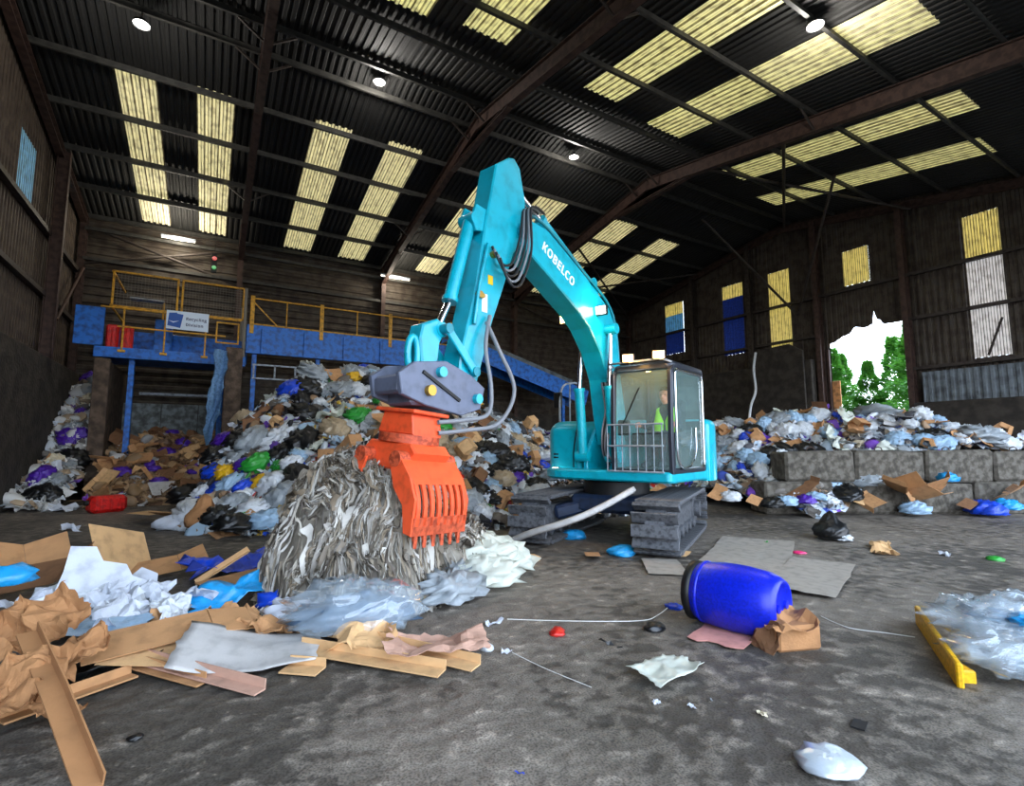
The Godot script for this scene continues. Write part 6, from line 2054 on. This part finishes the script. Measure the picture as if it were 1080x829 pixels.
func left_pile() -> void:
	# cardboard, paper and bags strewn in the left foreground
	strip("long tan cardboard strip, upper of the two pointing at the white board's right", Vector3(0.957, 0.060, -4.512), Vector3(1.700, 0.040, -3.376), 0.13, "card_light")
	strip("long tan cardboard strip, lower of the two right of the white board", Vector3(0.647, 0.050, -4.360), Vector3(1.466, 0.030, -3.437), 0.13, "card_light")
	strip("long brown-pink cardboard strip running under the white board", Vector3(-0.769, 0.100, -5.129), Vector3(0.357, 0.020, -3.801), 0.09, "card_pink")
	strip("shorter brown cardboard strip beside the pink-brown strip", Vector3(-0.730, 0.080, -5.000), Vector3(0.029, 0.020, -4.116), 0.07, "card")
	strip("yellow-brown cardboard strip at the left edge", Vector3(-0.945, 0.040, -4.106), Vector3(-0.367, 0.030, -4.486), 0.09, "card")
	strip("bent brown cardboard strip hanging down to the bottom edge", Vector3(-0.940, 0.420, -4.447), Vector3(-0.398, 0.000, -3.184), 0.1, "kraft", 0.02)
	strip("tan cardboard offcut under the right tip of the white board", Vector3(0.538, 0.020, -4.101), Vector3(0.751, 0.020, -3.922), 0.14, "card_light")
	strip("narrow tan strip standing up among the blue bags", Vector3(-0.065, 0.020, -6.948), Vector3(0.453, 0.350, -6.912), 0.07, "card_light")
	var wb := one("white_board", "large bent white cardboard sheet in the left foreground", "cardboard", sheet(401, 0.95, 0.6, 0.03, 0.6, 0.25, 14, true, 0.05), "paper_grey", Vector3(0.324, 0.080, -4.418), Vector3.ONE, -0.25, Vector3(0.1, 0, -0.12))
	one("white_card", "tall torn white card leaning on the cardboard panel", "cardboard", torn_card([-0.36, -0.3, 0.1, -0.32, 0.42, -0.28, 0.4, -0.1, 0.24, 0.0, 0.2, 0.12, 0.03, 0.18, -0.02, 0.33, -0.2, 0.36, -0.24, 0.12]), "paper_white", Vector3(-0.829, 0.360, -6.136), Vector3.ONE * 1.05, 0.2, Vector3(-0.65, 0, 0.0))
	one("white_card", "white torn card right of the tall torn white card", "cardboard", torn_card([-0.3, -0.2, 0.36, -0.24, 0.3, -0.02, 0.12, 0.1, 0.08, 0.2, -0.1, 0.26, -0.16, 0.1]), "paper_white", Vector3(-0.534, 0.200, -6.281), Vector3.ONE, -0.2, Vector3(-0.9, 0, -0.2))
	one("flattened_carton", "light brown cardboard panel standing behind the white cards", "cardboard", panels([0.75], 0.6, [0.0]), "card_light", Vector3(-0.891, 0.340, -7.764), Vector3.ONE * 1.1, 0.5, Vector3(0.95, 0, -0.5))
	one("flattened_carton", "brown cardboard flap behind the white cards on the right", "cardboard", panels([0.6, 0.3], 0.4, [0.0, 0.3]), "card", Vector3(-0.494, 0.120, -7.750), Vector3.ONE, 0.2, Vector3(0.3, 0, 0.1))
	one("flattened_carton", "brown cardboard corner at the left edge", "cardboard", panels([0.6, 0.4], 0.5, [0.0, 0.8]), "card", Vector3(-1.896, 0.350, -7.831), Vector3.ONE, 0.4, Vector3(0.7, 0, -0.4))
	one("flattened_carton", "dark brown cardboard at the left edge above the white papers", "cardboard", panels([0.7, 0.3], 0.4, [0.0, 0.5]), "card_dark", Vector3(-1.558, 0.250, -7.242), Vector3.ONE, -0.2, Vector3(0.5, 0, 0.2))
	one("flattened_carton", "flat brown cardboard under the blue sheet", "cardboard", panels([0.9], 0.4, [0.0]), "card", Vector3(0.335, 0.100, -6.631), Vector3.ONE, 0.55, Vector3(0.15, 0, 0.0))
	one("flattened_carton", "wide brown cardboard panel left of the white board", "cardboard", panels([0.8, 0.3], 0.35, [0.0, -0.2]), "card", Vector3(-0.276, 0.200, -4.780), Vector3.ONE, 0.2, Vector3(0.25, 0, 0.05))
	one("flattened_carton", "sloping tan cardboard panel under the white board", "cardboard", panels([0.9, 0.2], 0.3, [0.0, -0.2]), "card_light", Vector3(-0.140, 0.100, -4.552), Vector3.ONE, -0.35, Vector3(0.15, 0, -0.1))
	one("pinkish_card", "torn pinkish brown cardboard with ragged edges near the film heap", "cardboard", sheet(404, 0.75, 0.42, 0.1, 1.6, 0.15, 14, false, 0.2), "card_pink", Vector3(1.585, 0.100, -3.780), Vector3.ONE, -0.3, Vector3(0.15, 0, -0.1))
	one("crumpled_card", "crumpled orange-brown card beside the torn pinkish card", "cardboard", sheet(405, 0.5, 0.3, 0.12, 2.0, 0.1, 10, false, 0.3), "card_light", Vector3(1.113, 0.120, -4.129), Vector3.ONE, -0.4, Vector3(0.2, 0, 0))
	# crumpled kraft paper at the left edge and in the middle
	var k := 0
	for q in [[Vector3(-0.988, 0.400, -4.702), 0.55, 0.3, "upper crumpled brown paper draped over the left cardboard"], [Vector3(-0.877, 0.260, -4.051), 0.42, 1.4, "hanging crumpled brown paper at the left edge"], [Vector3(-0.724, 0.160, -4.019), 0.36, 2.2, "lower crumpled brown paper beside the bent strip"], [Vector3(-0.711, 0.250, -4.443), 0.4, 0.9, "crumpled brown paper right of the draped paper"]]:
		one("kraft_paper", q[3], "paper", sheet(410 + k, 1.0, 0.7, 0.26, 1.5, 0.3, 20, false, 0.08), "kraft", q[0], Vector3.ONE * q[1], q[2], Vector3(0.3, 0, 0.4))
		k += 1
	for q in [[Vector3(-0.041, 0.160, -5.176), 0.55, 0.1, "left crumpled brown paper above the white board"], [Vector3(0.200, 0.140, -5.023), 0.55, 0.5, "middle crumpled brown paper above the white board"], [Vector3(0.470, 0.120, -4.801), 0.5, -0.2, "right crumpled brown paper above the white board"]]:
		one("kraft_paper", q[3], "paper", sheet(420 + k, 1.0, 0.45, 0.22, 2.0, 0.1, 20, false, 0.08), "card", q[0], Vector3.ONE * q[1], q[2])
		k += 1
	# white papers
	k = 0
	for q in [[60,640,0.55], [95,645,0.6], [130,650,0.5], [165,640,0.55], [195,632,0.45], [40,632,0.5], [80,625,0.5], [110,632,0.45], [150,628,0.4], [185,645,0.4]]:
		one("white_paper", "crumpled white paper, %s from left, in the left foreground litter" % ORD[[1, 3, 5, 7, 9, 0, 2, 4, 6, 8][k]], "paper", sheet(430 + k, 1.0, 0.7, 0.22, 1.4, 0.2, 12, false, 0.1), "paper_white" if k % 3 else "bag_white", WP[k], Vector3.ONE * q[2], k * 0.9, Vector3(0.2, 0, 0.15)).set_meta("group", "white papers in the left foreground")
		k += 1
	one("lilac_card", "pale lilac sheet lying among the white papers", "paper", sheet(450, 0.7, 0.35, 0.05, 1.2, 0.1, 8, false, 0.2), "bag_pale_blue", Vector3(-0.727, 0.220, -5.166), Vector3.ONE, -0.3, Vector3(0.2, 0, -0.1))
	one("white_towel", "crumpled white paper towel right of the brown paper", "paper", lump(451, Vector3(0.17, 0.08, 0.11), 0.7, 2.2, 18), "paper_white", Vector3(0.712, 0.120, -5.109), Vector3.ONE, 0.2)
	one("blue_bag", "bright blue plastic bag lying flat behind the blue sheet", "plastic bag", sheet(452, 1.1, 0.6, 0.16, 1.4, 0.1, 12, true, 0.4), "bag_blue", Vector3(0.365, 0.120, -7.417), Vector3.ONE, 0.3)
	one("blue_sheet", "light blue plastic sheet in front of the bright blue bag", "plastic film", sheet(453, 0.75, 0.3, 0.1, 1.4, 0.1, 12, true, 0.3), "bag_cyan", Vector3(0.214, 0.200, -5.726), Vector3.ONE, 0.5, Vector3(0.4, 0, 0.1))
	one("clear_bag", "clear plastic bag with blue inside beside the film heap's foot", "plastic bag", lump(454, Vector3(0.42, 0.2, 0.22), 0.6, 1.5, 30), "clear_film", Vector3(1.114, 0.200, -4.544), Vector3.ONE, -0.3)
	one("blue_liner", "crumpled grey-blue liner inside the clear bag", "plastic bag", lump(455, Vector3(0.34, 0.12, 0.16), 0.7, 2.0, 26), "liner_blue", Vector3(1.148, 0.170, -4.548), Vector3.ONE, -0.3)
	one("blue_scrap", "bright blue scrap left of the clear bag", "plastic", lump(456, Vector3(0.12, 0.08, 0.1), 0.6, 2.0, 12), "bag_blue", Vector3(0.610, 0.080, -5.655), Vector3.ONE)
	one("teal_scrap", "teal plastic scrap at the left edge above the brown paper", "plastic", lump(457, Vector3(0.2, 0.1, 0.14), 0.6, 2.0, 12), "bag_cyan", Vector3(-1.414, 0.500, -5.915), Vector3.ONE * 0.8)
	one("dark_liner", "black folded liner under the cardboard at the left edge", "plastic film", sheet(458, 0.7, 0.4, 0.14, 1.8, 0.1, 10, true, 0.2), "bag_black", Vector3(-0.700, 0.030, -4.752), Vector3.ONE, 0.2)
	# foot of the big heap: blue, white and brown pieces
	var fw := [[258, 520, 0.75, "bag_blue", 1, "large bright blue sack at the foot of the big heap"], [215, 542, 0.6, "kraft", 1, "brown paper sack standing at the foot of the big heap"], [285, 545, 0.55, "bag_pale_blue", 0, "pale blue bag at the foot of the big heap"], [230, 500, 0.6, "bag_blue", 0, "bright blue bag above the brown paper sack"], [170, 515, 0.8, "paper_grey", 3, "white panel leaning at the foot of the cardboard bay"], [160, 535, 0.8, "card_light", 2, "flattened tan cardboard in front of the cardboard bay"], [185, 538, 0.7, "card", 2, "flattened brown cardboard in front of the cardboard bay"], [140, 525, 0.6, "card", 2, "brown cardboard by the first divider's foot"], [200, 525, 0.8, "bag_black", 0, "black sheeting behind the brown paper sack"], [245, 548, 0.5, "bag_black", 0, "black bag beside the brown paper sack"]]
	k = 0
	for q in fw:
		var ms: Array = [bag_m[k % 6], tied_m, card_m[k % 3], card_m[2]]
		one("sack" if q[4] < 2 else "cardboard_sheet", q[5], "bag" if q[4] < 2 else "cardboard", ms[q[4]], q[3], FW[k] , Vector3.ONE * q[2], k * 1.7, Vector3(0.8 if q[4] == 3 else 0.0, 0, 0))
		k += 1
	# in front of the blocks on the right
	var fr := [[795, 528, 0.45, "card", 2], [770, 525, 0.4, "bag_white", 0], [830, 530, 0.35, "bag_pale_blue", 0], [850, 528, 0.35, "bag_purple", 0], [875, 530, 0.3, "bag_white", 0], [918, 532, 0.5, "card", 4], [905, 528, 0.4, "card_light", 2], [945, 520, 0.7, "card", 4], [975, 515, 0.95, "card", 1], [985, 520, 0.8, "card", 5], [965, 538, 0.45, "bag_pale_blue", 0], [1020, 532, 0.45, "card_dark", 2], [1040, 538, 0.55, "bag_blue", 0], [1062, 534, 0.4, "bag_cyan", 0], [1000, 505, 0.35, "bag_cyan", 0], [1070, 520, 0.6, "card", 5], [815, 532, 0.4, "bag_black", 0], [755, 520, 0.5, "card", 1]]
	k = 0
	for q in fr:
		var words: String = {"card": "brown cardboard", "card_dark": "dark brown cardboard", "card_light": "light brown cardboard", "bag_white": "white plastic bag", "bag_pale_blue": "pale blue plastic bag", "bag_purple": "purple plastic bag", "bag_blue": "bright blue plastic bag", "bag_cyan": "light blue wrapper", "bag_black": "black bin bag"}[q[3]]
		var o := one("fallen_cardboard" if q[4] else "fallen_bag", words + ", %s from left, at the foot of the concrete blocks" % ORD[fr.filter(func(e): return e[3] == q[3] and e[0] < q[0]).size()], "cardboard" if q[4] else "plastic bag", card_m[q[4]] if q[4] else bag_m[k % 6], q[3], FR[k], Vector3.ONE * q[2], k * 1.1 + 0.4, Vector3(0.35 if q[4] else 0.0, 0, 0.4 if q[4] else 0.0))
		o.set_meta("group", words + " at the foot of the blocks")
		k += 1

const ORD := ["first", "second", "third", "fourth", "fifth", "sixth", "seventh", "eighth", "ninth", "tenth"]
const WP := [Vector3(-1.068, 0.220, -5.905), Vector3(-0.796, 0.220, -5.598), Vector3(-0.539, 0.220, -5.309), Vector3(-0.329, 0.220, -5.468), Vector3(-0.127, 0.220, -5.602), Vector3(-1.272, 0.220, -6.279), Vector3(-1.024, 0.220, -6.375), Vector3(-0.755, 0.220, -5.973), Vector3(-0.473, 0.220, -5.942), Vector3(-0.180, 0.220, -5.235)]
const FW := [Vector3(0.691, 0.580, -12.600), Vector3(-0.037, 0.200, -11.507), Vector3(1.019, 0.200, -10.463), Vector3(0.177, 0.975, -13.200), Vector3(-1.135, 0.413, -17.500), Vector3(-0.990, 0.200, -13.192), Vector3(-0.536, 0.200, -12.417), Vector3(-1.878, 0.093, -18.600), Vector3(-0.393, 0.276, -15.600), Vector3(0.406, 0.200, -10.434)]
const FR := [Vector3(10.731, 0.359, -7.312), Vector3(10.266, 0.423, -7.585), Vector3(11.383, 0.316, -6.930), Vector3(11.759, 0.359, -6.710), Vector3(12.225, 0.316, -6.437), Vector3(13.028, 0.273, -5.967), Vector3(12.789, 0.358, -6.107), Vector3(13.551, 0.528, -5.661), Vector3(14.122, 0.635, -5.327), Vector3(14.302, 0.528, -5.221), Vector3(13.899, 0.145, -5.457), Vector3(14.939, 0.272, -4.848), Vector3(15.303, 0.144, -4.635), Vector3(15.723, 0.229, -4.389), Vector3(14.608, 0.849, -5.042), Vector3(15.900, 0.527, -4.286), Vector3(11.101, 0.274, -7.096), Vector3(9.989, 0.530, -7.747)]

func _ready() -> void:
	rng.seed = 20240611
	light_and_camera()
	materials()
	build_shell()
	build_roof()
	lamps()
	trees()
	build_platform()
	blocks()
	build_excavator()
	build_operator()
	film_heap_ready()
	heaps()
	film_heap()
	left_pile()
	foreground()

func film_heap_ready() -> void:
	hn = noise(7, 0.6, 3)
